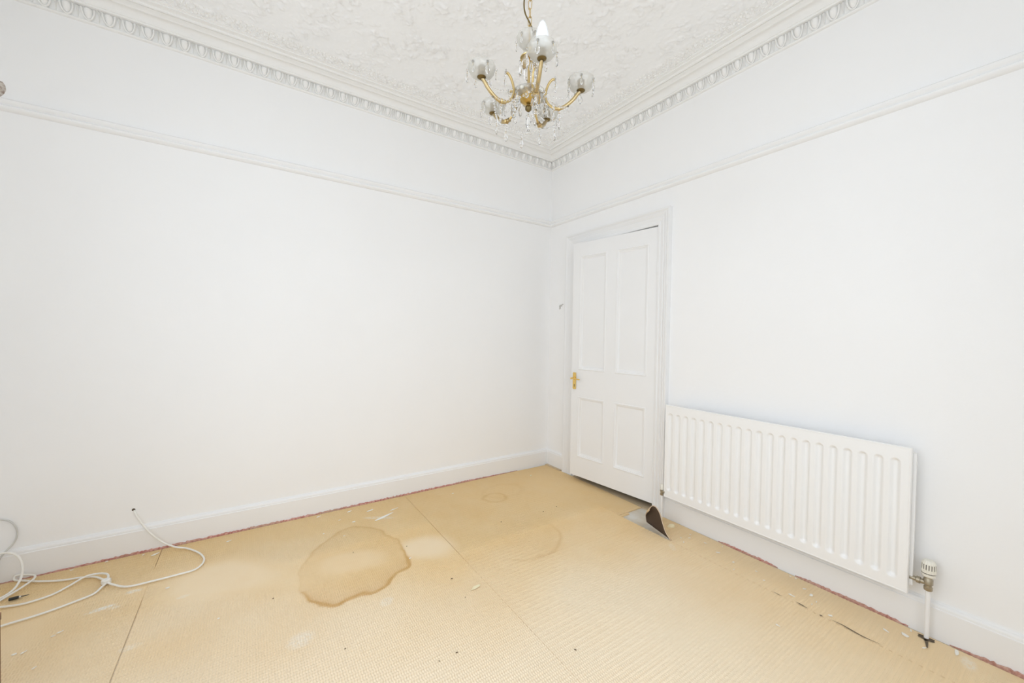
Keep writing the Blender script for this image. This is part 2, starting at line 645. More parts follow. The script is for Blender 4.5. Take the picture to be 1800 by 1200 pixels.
def dart_mesh():
    mb = MB()
    z0, z1 = -0.027, 0.024
    vs = [(-0.0022, 0.008, z0), (0.0022, 0.008, z0), (0, -0.006, z0), (-0.0075, 0.009, z1 - 0.004), (0.0075, 0.009, z1 - 0.004), (0, -0.014, z1 - 0.004), (0, -0.010, z1), (-0.004, 0.009, z1), (0.004, 0.009, z1)]
    fs = [(0, 2, 5, 3), (2, 1, 4, 5), (3, 5, 6, 7), (5, 4, 8, 6), (0, 1, 2)]
    mb.add(vs, fs)
    return mb.mesh('dart', M_cornice)


E_egg, E_shell, E_dart = egg_mesh(), shell_mesh(), dart_mesh()
tilt = math.atan2(0.018, 0.05)
for side, par, L in (('L', cl, -XW), ('R', cr, -YW)):
    n = int((L - 0.03) / PITCH)
    off = 0.0465 if side == 'L' else 0.047
    for k in range(n):
        s = off + k * PITCH
        for nm, me_, ds in (('egg', E_egg, 0), ('egg_shell_rim', E_shell, 0), ('dart', E_dart, PITCH / 2)):
            q = s + ds
            jz = random.uniform(-0.001, 0.001)
            if side == 'L':
                inst(nm, me_, par, (-q, -0.0185, 2.808 + jz), (tilt, 0, 0))
            else:
                o = inst(nm, me_, par, (-0.0185, -q, 2.808 + jz))
                o.rotation_euler = (Matrix.Rotation(-math.pi / 2, 3, 'Z') @ Matrix.Rotation(tilt, 3, 'X')).to_euler()

# clogged leaf enrichment on the ceiling beside the run mouldings
def blob(mb, c, r, rz, h, seg=6):
    vs = [(c[0], c[1], c[2] - h)]
    for ring, hh in ((0.55, 0.75), (1.0, 0.0)):
        for k in range(seg):
            a = 2 * math.pi * k / seg
            x, y = r[0] * ring * math.cos(a), r[1] * ring * math.sin(a)
            vs.append((c[0] + x * math.cos(rz) - y * math.sin(rz), c[1] + x * math.sin(rz) + y * math.cos(rz), c[2] - h * hh))
    fs = [(0, 1 + (k + 1) % seg, 1 + k) for k in range(seg)]
    fs += [(1 + k, 1 + (k + 1) % seg, 1 + seg + (k + 1) % seg, 1 + seg + k) for k in range(seg)]
    mb.add(vs, fs)


for side, par, L in (('L', cl, -XW), ('R', cr, -YW)):
    mb = MB()
    s = 0.24
    while s < L - 0.03:
        for d in (0.222, 0.243, 0.264, 0.282):
            q = s + random.uniform(-0.006, 0.006) + (0.013 if d in (0.243, 0.282) else 0)
            dd = d + random.uniform(-0.004, 0.004)
            c = (-q, -dd, ZC) if side == 'L' else (-dd, -q, ZC)
            blob(mb, c, (random.uniform(0.009, 0.017), random.uniform(0.005, 0.009)), random.uniform(0, math.pi), random.uniform(0.006, 0.013) * (1.0 if d < 0.28 else 0.6))
        s += 0.027
    tag(mb.build('leaf_band', M_cornice, par, smooth='all'), kind='stuff')

# picture rail
rail = [(0, 2.236), (0.006, 2.236), (0.014, 2.242)] + arc((0.014, 2.252), 0.008, -60, 60, 5) + [(0.012, 2.262), (0.020, 2.268), (0.026, 2.276), (0.026, 2.284), (0.018, 2.291), (0.008, 2.294), (0, 2.2945)]
run('trim_3', rail, M_wall, 'L', 'painted picture rail on the plain wall with the cable', 'picture rail', 0.0, -XW)
run('trim_4', rail, M_wall, 'R', 'painted picture rail above the door and the radiator', 'picture rail', 0.0, -YW)
# skirting
sk = [(0, -0.008), (0.020, -0.008), (0.020, 0.118), (0.0165, 0.121), (0.0165, 0.126)] + [(0.0165 - 0.010 * (1 - math.cos(math.radians(a))), 0.126 + 0.012 * math.sin(math.radians(a))) for a in (25, 50, 75, 90)] + [(0.004, 0.143), (0, 0.145)]
run('baseboard_left', sk, M_wood_white, 'L', 'white skirting board along the plain wall with the cable', 'baseboard', 0.0, -XW)
run('baseboard_right', sk, M_wood_white, 'R', 'long white skirting board under the radiator', 'baseboard', 1.287, -YW)
run('baseboard_corner', sk, M_wood_white, 'R', 'short white skirting board between the room corner and the door', 'baseboard', 0.0, 0.236)

# ---- door casing
AI_L, AI_R, AI_T = -0.352, -1.184, 2.0            # inner edges
arch_prof = [(0.0, 0.0), (0.0, 0.012), (0.006, 0.016), (0.018, 0.016), (0.020, 0.012), (0.026, 0.012), (0.036, 0.018), (0.048, 0.020), (0.050, 0.016), (0.056, 0.017), (0.068, 0.027), (0.074, 0.029), (0.076, 0.026), (0.082, 0.027), (0.090, 0.036), (0.102, 0.036), (0.103, 0.0)]
cas = empty('trim_5', (0, (AI_L + AI_R) / 2, 0))
tag(cas, 'white moulded architrave framing the door', 'door frame', kind='structure')
cy = (AI_L + AI_R) / 2


def casing(name, kind):
    mb = MB()
    vs, fs = [], []
    n = len(arch_prof)
    for w, t in arch_prof:
        if kind == 'l':
            vs += [(-t, AI_L + w - cy, -0.008), (-t, AI_L + w - cy, AI_T + w)]
        elif kind == 'r':
            vs += [(-t, AI_R - w - cy, -0.008), (-t, AI_R - w - cy, AI_T + w)]
        else:
            vs += [(-t, AI_L + w - cy, AI_T + w), (-t, AI_R - w - cy, AI_T + w)]
    for i in range(n - 1):
        q = (2 * i, 2 * i + 1, 2 * i + 3, 2 * i + 2)
        fs.append(q[::-1] if kind == 'r' else q)
    mb.add(vs, fs)
    return mb.build(name, M_wood_white, cas, smooth=True)


casing('side_casing', 'l')
casing('side_casing', 'r')
casing('head_casing', 't')
# timber lining of the opening
MB().box((-0.001, OP_L - 0.02 - cy, -0.008), (TH, OP_L + 0.034 - cy, OP_T)).build('jamb_lining', M_wood_white, cas)
MB().box((0.045, OP_R - cy, -0.008), (TH, OP_R + 0.02 - cy, OP_T)).build('jamb_lining', M_wood_white, cas)
MB().box((0.045, OP_R - cy + 0.02, OP_T - 0.02), (TH, OP_L - cy - 0.02, OP_T)).build('head_lining', M_wood_white, cas)

MB().box((-0.030, OP_R - cy, -0.0079), (TH + 0.02, OP_L - cy, -0.0015)).build('threshold_board', M_gripper, cas)

# ---- the door, ajar, hinged on the radiator side; local y = distance from the hinge, x = thickness
DW, DZ0, DZ1 = 0.766, 0.043, 1.991
door = empty('door_1', (-0.004, -1.181, 0), math.radians(6.4))
tag(door, 'white four-panel wooden door standing slightly ajar', 'door', kind='structure')
T = 0.042
s0, s1, s2, s3 = 0.068, 0.338, 0.427, 0.697
MB().box((0, 0, DZ0), (T, s0, DZ1)).build('stile', M_wood_white, door)
MB().box((0, s3, DZ0), (T, DW, DZ1)).build('stile', M_wood_white, door)
for z0, z1 in ((DZ0, 0.205), (0.712, 0.935), (1.885, DZ1)):
    MB().box((0, s0, z0), (T, s3, z1)).build('cross_rail', M_wood_white, door)
for z0, z1 in ((0.205, 0.712), (0.935, 1.885)):
    MB().box((0, s1, z0), (T, s2, z1)).build('muntin', M_wood_white, door)
    for a, c in ((s0, s1), (s2, s3)):
        p = MB().box((0.013, a, z0), (0.028, c, z1)).build('door_panel', M_wood_white, door)
        # bolection moulding round the panel
        prof = [(0.0, 0.0), (0.004, -0.003), (0.010, -0.002), (0.013, 0.002), (0.017, 0.002), (0.024, 0.009), (0.030, 0.011), (0.031, 0.0135)]
        vs, fs = [], []
        for w, x in prof:
            vs += [(x, a + w, z0 + w), (x, c - w, z0 + w), (x, c - w, z1 - w), (x, a + w, z1 - w)]
        for i in range(len(prof) - 1):
            for k in range(4):
                k2 = (k + 1) % 4
                fs.append((4 * i + k, 4 * i + 4 + k, 4 * i + 4 + k2, 4 * i + k2))
        MB().add(vs, fs).build('panel_moulding', M_wood_white, p, smooth=True)
# brass lever handle on a long keyhole plate
hs = DW - 0.032
mb = MB()
pl = [(-0.0155, 0.770), (0.0155, 0.770), (0.017, 0.775), (0.017, 0.902), (0.013, 0.910), (-0.013, 0.910), (-0.017, 0.902), (-0.017, 0.775)]
n = len(pl)
mb.add([(-0.0045, hs + y, z) for y, z in pl] + [(0, hs + y, z) for y, z in pl], [tuple(range(n))[::-1]] + [(i, (i + 1) % n, (i + 1) % n + n, i + n) for i in range(n)])
plate = mb.build('handle_plate', M_brass, door)
mb = MB().lathe([(0.011, -0.005), (0.011, -0.012), (0.0075, -0.015), (0.0075, -0.040), (0.009, -0.046), (0.0, -0.048)], 14, (0, hs, 0.862), 'x')
mb.tube([(-0.040, hs, 0.862), (-0.043, hs - 0.025, 0.864), (-0.043, hs - 0.055, 0.861), (-0.042, hs - 0.085, 0.858)], [0.0075, 0.0055, 0.0048, 0.0056], 10)
tag(mb.build('lever_handle', M_brass, plate, smooth=True), 'polished brass lever')
mb = MB().lathe([(0.004, -0.0055), (0.004, -0.0046)], 10, (0, hs, 0.806), 'x')
mb.box((-0.0055, hs - 0.0022, 0.789), (-0.0046, hs + 0.0022, 0.806))
mb.build('keyhole', M_dkgrey, plate)
for z in (1.668, 0.268):
    mb = MB()
    for k in range(3):
        mb.lathe([(0.0, 0), (0.0065, 0.001), (0.0065, 0.026), (0.0, 0.027)], 10, (-0.006, -0.002, z + k * 0.028))
    mb.box((-0.0012, 0.0, z), (0.0, 0.024, z + 0.084))
    mb.build('hinge', M_wood_white, door, smooth=True)

# bits on the walls: exposed plaster by the alcove, filler crumbs beside the door
mb = MB()
vs, fs = [(-3.361, -0.011, 2.335)], []
for ring, dpt in ((0.5, 0.012), (1.0, 0.0)):
    for k in range(14):
        a = 2 * math.pi * k / 14
        r = 0.028 * ring * random.uniform(0.85, 1.15)
        vs.append((-3.361 + r * math.cos(a), -dpt * random.uniform(0.5, 1.2), 2.335 + 1.5 * r * math.sin(a)))
fs = [(0, 1 + k, 1 + (k + 1) % 14) for k in range(14)] + [(1 + k, 15 + k, 15 + (k + 1) % 14, 1 + (k + 1) % 14) for k in range(14)]
mb.add(vs, fs).build('broken_plaster_patch', M_dirtyplaster, wall_left)
mb = MB()
for dy_, dz_, r in ((0, 0, 0.013), (-0.02, 0.006, 0.010), (0.002, -0.018, 0.012), (-0.036, 0.014, 0.007)):
    vs = [(-0.006, -0.150 + dy_, 1.488 + dz_)] + [(0.0, -0.150 + dy_ + r * random.uniform(0.7, 1.3) * math.cos(a), 1.488 + dz_ + r * random.uniform(0.7, 1.3) * math.sin(a)) for a in [k * math.pi / 4 for k in range(8)]]
    mb.add(vs, [(0, 1 + (k + 1) % 8, 1 + k) for k in range(8)])
M_chip = mat('grey_filler_chip', (0.52, 0.51, 0.49), 0.9)
mb.build('chipped_filler', M_chip, wall_right)
mb = MB().lathe([(0.0, -0.0015), (0.0045, -0.0015), (0.0068, -0.0012), (0.0075, 0.0)], 14, (-2.892, 0, 0.234), 'y')
mb.build('cable_hole', M_crevice, wall_left)

# ------------------------------------------------------------------ underlay strips
STAIN = [(-1.778, -0.358), (-1.714, -0.419), (-1.677, -0.537), (-1.637, -0.647), (-1.654, -0.845), (-1.672, -0.926), (-1.757, -0.958), (-1.813, -1.003), (-1.871, -1.037), (-1.925, -1.026), (-1.987, -1.024), (-2.038, -1.039), (-2.091, -1.003), (-2.137, -0.951), (-2.162, -0.865), (-2.168, -0.803), (-2.154, -0.65), (-2.069, -0.497), (-1.991, -0.425), (-1.898, -0.341), (-1.83, -0.333)]


def poly_sdf(px, py, poly):
    """signed distance, negative inside"""
    P = np.array([tuple(v)[:2] for v in smooth_path([(a, c, 0) for a, c in poly], 4, True)])
    d = np.full(px.shape, 1e9)
    ins = np.zeros(px.shape, bool)
    n = len(P)
    for i in range(n):
        a, c = P[i], P[(i + 1) % n]
        e = c - a
        wx, wy = px - a[0], py - a[1]
        t = np.clip((wx * e[0] + wy * e[1]) / (e @ e), 0, 1)
        d = np.minimum(d, (wx - e[0] * t) ** 2 + (wy - e[1] * t) ** 2)
        cross = ((a[1] <= py) != (c[1] <= py)) & (px < (c[0] - a[0]) * (py - a[1]) / (c[1] - a[1] + 1e-12) + a[0])
        ins ^= cross
    d = np.sqrt(d)
    return np.where(ins, -d, d)


def vnoise(x, y, seed, lam):
    r = np.random.default_rng(seed)
    v = np.zeros_like(x)
    for k in range(9):
        a = r.uniform(0, 2 * math.pi)
        w = 2 * math.pi / (lam * r.uniform(0.5, 1.6))
        v += np.sin(w * (x * math.cos(a) + y * math.sin(a)) + r.uniform(0, 6.28))
    return v / 3.0


def ell(x, y, c, r, rot=0.0):
    dx_, dy_ = x - c[0], y - c[1]
    a, e = math.cos(rot), math.sin(rot)
    return np.sqrt(((dx_ * a + dy_ * e) / r[0]) ** 2 + ((-dx_ * e + dy_ * a) / r[1]) ** 2)


def floor_attrs(x, y):
    nz = vnoise(x, y, 5, 0.12) * 0.012
    d = poly_sdf(x, y, STAIN) + nz * 0.45
    amp = 0.38 + 0.62 * st(-y + 0.25 * (x + 1.9), 0.72, 0.98) - 0.3 * st(-x, 2.05, 2.18) * (y > -0.85)
    ring = amp * (np.exp(-(d / np.where(d > 0, 0.007, 0.013)) ** 2) + 0.45 * np.exp(-np.clip(-d, 0, 9) / 0.06) * (d < 0))
    tint = 0.55 * (d < 0) * np.ones_like(x)
    # fainter tide marks
    e = ell(x, y, (-1.0, -1.0), (0.25, 0.22), 0.3) + nz * 1.6
    side = np.clip(0.1 + 0.9 * ((-y - 1.0 + 0.5 * (x + 1.0)) / 0.22), 0, 1)
    ring += 0.36 * np.exp(-((e - 1) / 0.05) ** 2) * side
    tint += 0.35 * np.clip(1.15 - e, 0, 0.4) / 0.4
    e = ell(x, y, (-0.84, -0.42), (0.085, 0.075)) + nz * 5
    ring += 0.40 * np.exp(-((e - 1) / 0.14) ** 2)
    e = ell(x, y, (-0.72, -0.34), (0.17, 0.12)) + nz * 5
    ring += 0.15 * np.exp(-((e - 1) / 0.12) ** 2)
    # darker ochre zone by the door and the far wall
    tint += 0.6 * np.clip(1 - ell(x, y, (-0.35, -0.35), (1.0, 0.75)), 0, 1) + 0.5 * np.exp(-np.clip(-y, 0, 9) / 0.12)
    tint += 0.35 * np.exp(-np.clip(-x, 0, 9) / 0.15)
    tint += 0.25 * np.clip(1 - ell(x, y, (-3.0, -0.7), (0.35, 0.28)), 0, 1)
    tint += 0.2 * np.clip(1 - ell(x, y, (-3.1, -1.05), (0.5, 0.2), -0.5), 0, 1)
    # flattened, dusty pale band
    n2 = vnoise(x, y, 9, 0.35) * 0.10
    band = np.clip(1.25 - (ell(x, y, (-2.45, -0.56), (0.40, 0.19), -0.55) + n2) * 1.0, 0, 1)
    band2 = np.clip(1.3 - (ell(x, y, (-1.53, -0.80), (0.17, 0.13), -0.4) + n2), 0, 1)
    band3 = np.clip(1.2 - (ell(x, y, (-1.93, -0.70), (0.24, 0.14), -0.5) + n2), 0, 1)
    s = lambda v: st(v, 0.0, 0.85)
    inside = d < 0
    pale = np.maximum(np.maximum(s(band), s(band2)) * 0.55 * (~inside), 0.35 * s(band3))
    worn = np.maximum.reduce([s(band), s(band2), s(band3)])
    worn = np.maximum(worn, 0.85 * s(np.clip(1.2 - (ell(x, y, (-3.2, -0.5), (0.22, 0.32)) + n2), 0, 1)))
    worn = np.maximum(worn, 0.75 * np.exp(-np.clip(-x - 0.06, 0, 9) / 0.07) * (y < -1.4))
    worn = np.maximum(worn, 0.6 * np.clip(1 - ell(x, y, (-0.4, -0.35), (0.9, 0.6)), 0, 1))
    # window light painted as paler colour over the open floor
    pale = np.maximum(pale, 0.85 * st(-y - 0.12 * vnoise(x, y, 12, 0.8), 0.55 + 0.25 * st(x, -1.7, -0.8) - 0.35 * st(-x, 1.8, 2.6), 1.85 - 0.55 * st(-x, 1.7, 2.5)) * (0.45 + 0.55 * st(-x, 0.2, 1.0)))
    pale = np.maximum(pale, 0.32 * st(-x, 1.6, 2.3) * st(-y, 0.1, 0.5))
    rub = np.zeros_like(x)
    for c, r, a, k in (((-2.905, -0.512), (0.055, 0.017), 0.2, 0.9), ((-2.815, -0.430), (0.035, 0.018), 0.0, 0.7), ((-2.86, -0.53), (0.025, 0.012), 0.1, 0.6),
                       ((-2.62, -0.60), (0.03, 0.014), 0, 0.4), ((-2.2, -1.17), (0.06, 0.05), 0.4, 0.45), ((-1.85, -1.13), (0.04, 0.03), 0.4, 0.4), ((-2.75, -0.86), (0.04, 0.02), 0, 0.4),
                       ((-0.10, -2.66), (0.05, 0.025), 0.2, 0.5), ((-1.66, -0.29), (0.12, 0.022), -0.55, 0.5), ((-0.32, -1.55), (0.05, 0.02), 0.9, 0.3)):
        rub = np.maximum(rub, k * np.clip(2.4 * (1 - ell(x, y, c, r, a)), 0, 1))
    return dict(ring=np.clip(ring, 0, 1), tint=np.clip(tint, 0, 1), pale=np.clip(pale, 0, 1), worn=np.clip(worn, 0, 1), rub=rub)


def weave(x, y):
    ry = y / WEAVE_Y
    jr = np.floor(ry)
    fy = ry - jr
    sg = 1 - 2 * np.mod(jr, 2)
    xs = (x - sg * (fy - 0.5) * WEAVE_Y * WEAVE_T) / WEAVE_X
    return np.abs(np.cos(np.pi * xs)) ** 2.0 * np.sin(np.pi * fy) ** 0.5


def strip(name, x0, x1, y0, y1, label, fine=None, parent=None, gap0=None, gap1=None):
    """a sheet of underlay from x0 to x1; grooves are modelled in the y range fine, edges turn down to the floor"""
    if fine:
        f0, f1 = fine
        yv = np.concatenate([np.arange(y0, f0, 0.02), np.arange(math.floor(f0 / WEAVE_Y) * WEAVE_Y, f1, WEAVE_Y / 4), np.arange(f1 + 0.003, y1, 0.009), [y1]])
        nx_ = int((x1 - x0) / (WEAVE_X / 4))
    else:
        yv = np.arange(y0, y1 + 1e-6, 0.009)
        nx_ = max(6, int((x1 - x0) / 0.008))
    ny_ = len(yv)
    U, Yv = np.meshgrid(np.linspace(0, 1, nx_), yv)
    X = x0 + (x1 - x0) * U
    if gap0:
        X = X + gap0(Yv) * (1 - U)
    if gap1:
        X = X - gap1(Yv) * U
    Z = -0.0012 + 0.0004 * vnoise(X, Yv, 31, 0.45)
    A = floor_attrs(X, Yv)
    geo = np.zeros_like(X)
    if fine:
        geo = st(Yv, f0, f0 + 0.12) * (1 - st(Yv, f1 - 0.12, f1))
        Z = Z - WEAVE_D * weave(X, Yv) * geo * (1 - 0.9 * A['worn'])
    A['geo'] = geo
    pad = lambda a: np.pad(a, 1, mode='edge')
    Zp = np.pad(Z, 1, constant_values=-0.0078)
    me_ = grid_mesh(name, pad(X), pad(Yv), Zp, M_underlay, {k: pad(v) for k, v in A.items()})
    me_.set_sharp_from_angle(angle=math.radians(70))
    o = link(bpy.data.objects.new(name, me_), parent)
    return o if parent else tag(o, label, 'underlay', 'underlay strips')


G = 0.0014
open_seam = lambda y: 0.0014 * np.clip(st(y, -0.26, -0.20) + st(-y, 0.45, 0.62), 0, 1)      # parted at both ends, tight between
straight_seam = lambda y: 0.0009 + 0.0006 * np.sin(y * 5.0) ** 2
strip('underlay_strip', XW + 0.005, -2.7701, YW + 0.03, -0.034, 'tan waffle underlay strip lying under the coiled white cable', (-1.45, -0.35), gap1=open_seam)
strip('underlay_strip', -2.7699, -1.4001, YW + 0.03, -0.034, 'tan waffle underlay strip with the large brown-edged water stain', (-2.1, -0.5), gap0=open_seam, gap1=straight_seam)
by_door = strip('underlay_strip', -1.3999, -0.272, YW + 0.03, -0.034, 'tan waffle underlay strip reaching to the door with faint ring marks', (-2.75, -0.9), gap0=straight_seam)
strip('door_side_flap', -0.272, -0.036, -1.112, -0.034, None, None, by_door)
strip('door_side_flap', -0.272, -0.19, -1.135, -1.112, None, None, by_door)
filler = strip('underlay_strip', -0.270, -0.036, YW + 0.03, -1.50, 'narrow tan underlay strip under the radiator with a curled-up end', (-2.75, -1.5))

# the peeled corner of the narrow strip: free edge curls up and over, root stays near the wall
near = [(-1.508, 0.0), (-1.472, 0.034), (-1.447, 0.086), (-1.430, 0.130), (-1.406, 0.158), (-1.388, 0.164), (-1.370, 0.158), (-1.354, 0.137), (-1.349, 0.118)]
NP = smooth_path([(-0.268, y, z) for y, z in near], 4)
m_ = len(NP)
rows = 9
vs = []
for i, p in enumerate(NP):
    t = i / (m_ - 1)
    tt = min(1.0, t * 1.5)
    root = Vector((-0.262 + 0.067 * tt, -1.503 + 0.223 * tt, 0.002 + 0.02 * max(0.0, t - 0.6)))
    wd = 1.0
    for j in range(rows):
        w = wd * j / (rows - 1)
        q = p.lerp(root, w)
        q.x += 0.02 * math.sin(math.pi * j / (rows - 1)) * tt * (1 - 0.8 * t)
        q.y += 0.02 * math.sin(math.pi * j / (rows - 1)) * t
        vs.append(q)
fs = []
for i in range(m_ - 1):
    for j in range(rows - 1):
        a = i * rows + j
        fs.append((a, a + 1, a + rows + 1, a + rows))
mb = MB().add(vs, fs)
me = mb.mesh('curled_end', [M_underlay, M_under_dark, M_under_edge], 'all')
for k in ('ring', 'tint', 'pale', 'rub', 'geo'):
    me.attributes.new(k, 'FLOAT', 'POINT')
wa = me.attributes.new('worn', 'FLOAT', 'POINT')
wa.data.foreach_set('value', np.full(len(me.vertices), 0.9, np.float32))
flap = link(bpy.data.objects.new('curled_end', me), filler)
sm = flap.modifiers.new('thickness', 'SOLIDIFY')
sm.thickness = 0.006
sm.offset = 0.0
sm.material_offset = 1
sm.material_offset_rim = 2
MB().add([(-0.266, -1.50, -0.001), (-0.036, -1.50, -0.001), (-0.036, -1.262, -0.001), (-0.266, -1.50, -0.0078), (-0.036, -1.50, -0.0078), (-0.036, -1.262, -0.0078)], [(0, 1, 2), (0, 2, 5, 3), (1, 4, 5, 2), (3, 4, 1, 0)]).build('wall_side_corner', M_underlay, filler)
_me = bpy.data.meshes['wall_side_corner']
_xy = np.array([v.co for v in _me.vertices])
for k, v in floor_attrs(_xy[:, 0], _xy[:, 1]).items():
    _me.attributes.new(k, 'FLOAT', 'POINT').data.foreach_set('value', v.astype(np.float32))
tag(flap, 'curled flap of underlay with dark brown underside')

# short slits torn along the seam of the narrow strip
for y0, y1, w in ((-2.06, -2.10, 0.002), (-2.15, -2.20, 0.003), (-2.245, -2.258, 0.004), (-2.28, -2.45, 0.003)):
    n = 12
    vs, fs = [], []
    for k in range(n + 1):
        y = y0 + (y1 - y0) * k / n
        x = -0.266 + 0.005 * math.sin(y * 40)
        hw = w * math.sin(math.pi * (k + 0.15) / (n + 0.3))
        vs += [(x - hw, y, 0.0006), (x + hw, y, 0.0006)]
    for k in range(n):
        fs.append((2 * k, 2 * k + 2, 2 * k + 3, 2 * k + 1))
    MB().add(vs, fs).build('torn_slit', M_crevice, filler)

# red fibres of the old carpet caught along the skirting, and the gripper strip by the door
def fibres(side, a0, a1, label, wmax, hmax):
    n = int((a1 - a0) / 0.008)
    mb = MB()
    vs, fs = [], []
    for i in range(n + 1):
        q = a0 + (a1 - a0) * i / n
        e = min(1.0, 6.0 * i / n, 6.0 * (n - i) / n) * random.uniform(0.45, 1.0)
        w1, h = 0.0205 + wmax * e, -0.004 + hmax * e
        for d, z in ((0.0203, -0.007), (w1, -0.007), (w1 - 0.002, h), (0.0203, h + random.uniform(0, 0.003))):
            vs.append((-q, -d, z) if side == 'L' else (-d, -q, z))
    for i in range(n):
        o_ = 4 * i
        for k in range(4):
            k2 = (k + 1) % 4
            fs.append((o_ + k, o_ + k2, o_ + 4 + k2, o_ + 4 + k))
    fs += [(0, 3, 2, 1), (4 * n, 4 * n + 1, 4 * n + 2, 4 * n + 3)]
    return tag(mb.add(vs, fs).build('carpet_remnant', M_red), label, 'carpet remnant', 'red carpet remnants')


fibres('L', 0.36, 3.40, 'frayed red carpet edge along the plain wall skirting', 0.0135, 0.0125)
fibres('R', 1.66, 1.98, 'short frayed red carpet edge under the door end of the radiator', 0.008, 0.009)
fibres('R', 2.06, 2.48, 'frayed red carpet edge under the valve end of the radiator', 0.011, 0.010)
fibres('R', 2.60, 3.3, 'frayed red carpet edge beyond the thermostatic valve', 0.0135, 0.0135)
for i, (a0, a1) in enumerate(((0.03, 0.135), (0.142, 0.235))):
    mb = MB()
    mb.box((-0.047, -a1, -0.0079), (-0.0215, -a0, 0.004 + 0.001 * i))
    tag(mb.build('gripper_strip', M_gripper), ('splintered carpet gripper strip tight in the room corner' if i == 0 else 'splintered carpet gripper strip against the door casing'), 'gripper strip', 'gripper strips')

# ------------------------------------------------------------------ loose flakes and grit
def flake_mesh(name, m, seed, thick=0.0016, n=7, elong=0.45):
    r = random.Random(seed)
    vs = []
    top = []
    for k in range(n):
        a = 2 * math.pi * k / n
        q = 0.5 * r.uniform(0.6, 1.05)
        x, y = q * math.cos(a), q * elong * math.sin(a)
        vs.append((x, y, 0))
        top.append((x * 0.9, y * 0.9, thick * r.uniform(0.5, 1.3)))
    vs += top
    fs = [tuple(range(n, 2 * n))] + [(k, (k + 1) % n, n + (k + 1) % n, n + k) for k in range(n)] + [tuple(range(n))[::-1]]
    return MB().add(vs, fs).mesh(name, m)


FL = [flake_mesh('paint_flake', M_flake, k, 0.0025, 7, (0.35, 0.5, 0.28)[k]) for k in range(3)]
CR = flake_mesh('plaster_chip', M_cream, 5, 0.004, 7, 0.35)
SP = flake_mesh('grit', M_speck, 9, 0.003, 6, 0.5)
FW = [(-1.803, -0.099, 0.0387), (-1.679, -0.156, 0.0663), (-1.539, -0.223, 0.0708), (-1.627, -0.298, 0.1659), (-1.81, -0.267, 0.0293), (-1.989, -0.072, 0.0337), (-1.882, -0.195, 0.0184), (-1.995, -0.329, 0.0137), (-1.897, -0.422, 0.0136), (-1.645, -0.857, 0.0185), (-1.076, -0.189, 0.0217), (-2.791, -0.088, 0.0431), (-2.688, -0.487, 0.0215), (-2.467, -0.133, 0.0296), (-2.843, -0.061, 0.0154), (-2.987, -0.045, 0.018), (-2.999, -0.615, 0.0228), (-3.013, -0.63, 0.0157), (-3.096, -0.682, 0.0191), (-3.072, -0.688, 0.0213), (-3.009, -0.809, 0.0163), (-2.477, -0.859, 0.012), (-3.111, -0.055, 0.0144)]
FR = [(-0.157, -1.731, 0.0259), (-0.18, -1.828, 0.0186), (-0.248, -1.865, 0.015), (-0.073, -1.713, 0.0133), (-0.212, -1.995, 0.0144), (-0.164, -1.936, 0.0119), (-0.06, -2.054, 0.0147), (-0.055, -2.076, 0.0146), (-0.225, -2.12, 0.0298), (-0.117, -2.135, 0.0195), (-0.144, -2.172, 0.0299), (-0.218, -2.2, 0.0157), (-0.181, -2.205, 0.0132), (-0.236, -2.275, 0.0226), (-0.501, -2.173, 0.0194), (-0.145, -2.436, 0.0287), (-0.111, -2.488, 0.0378), (-0.119, -1.633, 0.0169), (-0.141, -2.549, 0.0204), (-0.065, -2.625, 0.0591), (-0.055, -2.495, 0.0243)]
FD = [(-0.187, -1.521, 0.0104), (-0.104, -1.53, 0.0146), (-0.145, -1.55, 0.0182), (-0.22, -1.56, 0.0177)]
DK = [(-1.006, -0.769, 0.0185), (-1.532, -1.14, 0.017), (-1.539, -1.301, 0.0079), (-1.891, -0.636, 0.0126), (-0.68, -0.798, 0.0118), (-0.55, -0.784, 0.0122), (-1.319, -1.801, 0.0155), (-1.711, -1.565, 0.0131), (-1.783, -1.565, 0.0085), (-2.063, -1.316, 0.0088), (-2.279, -0.838, 0.0104), (-1.621, -0.731, 0.0098)]


def scatter(name, mes, lst, label, cat, group, rot=None, wid=1.0, own=None):
    for i, (x, y, s) in enumerate(lst):
        o = inst(name, mes[i % len(mes)], None, (x, y, 0.0004), (0, 0, rot(i) if rot else random.uniform(0, math.pi)), (s, s * (wid if s < 0.05 else 0.45), 1.0))
        tag(o, (own or {}).get(i, label), cat, group)


scatter('paint_flake', FL, FW[:11], 'white paint flake around the large water stain', 'paint flake', 'flakes around the water stain', lambda i: 0.35 + 0.15 * math.sin(i * 3), own={
    3: 'longest white paint streak between the skirting and the water stain', 2: 'white paint streak nearest the straight underlay seam by the skirting', 1: 'white paint streak beside the longest paint streak near the skirting',
    0: 'white paint fleck close to the skirting behind the water stain', 9: 'single white fleck on the seam-side rim of the water stain', 10: 'lone white fleck by the skirting beyond the straight seam', 8: 'tiny white fleck lying inside the water stain'})
scatter('paint_flake', FL, FW[11:], 'white paint flake lying near the white cable', 'paint flake', 'flakes near the cable', lambda i: 0.6 + 0.3 * math.sin(i * 5), own={0: 'white paint flake between the skirting and the loop of white cable', 2: 'white paint flake by the skirting just beyond the cable loop', 1: 'white paint flake just in front of the cable loop'})
scatter('paint_flake', FL, FR, 'white paint flake on the underlay below the radiator', 'paint flake', 'flakes below the radiator', lambda i: -0.9 + 1.2 * math.sin(i * 7), own={19: 'largest white paint sliver beyond the thermostatic valve pipe', 16: 'long white paint sliver beside the foot of the valve pipe', 8: 'largest white paint flake in the cluster below the radiator', 14: 'lone white paint flake out on the open underlay before the radiator', 0: 'white paint flake nearest the curled underlay flap', 13: 'white paint flake lying beside the torn slits'})
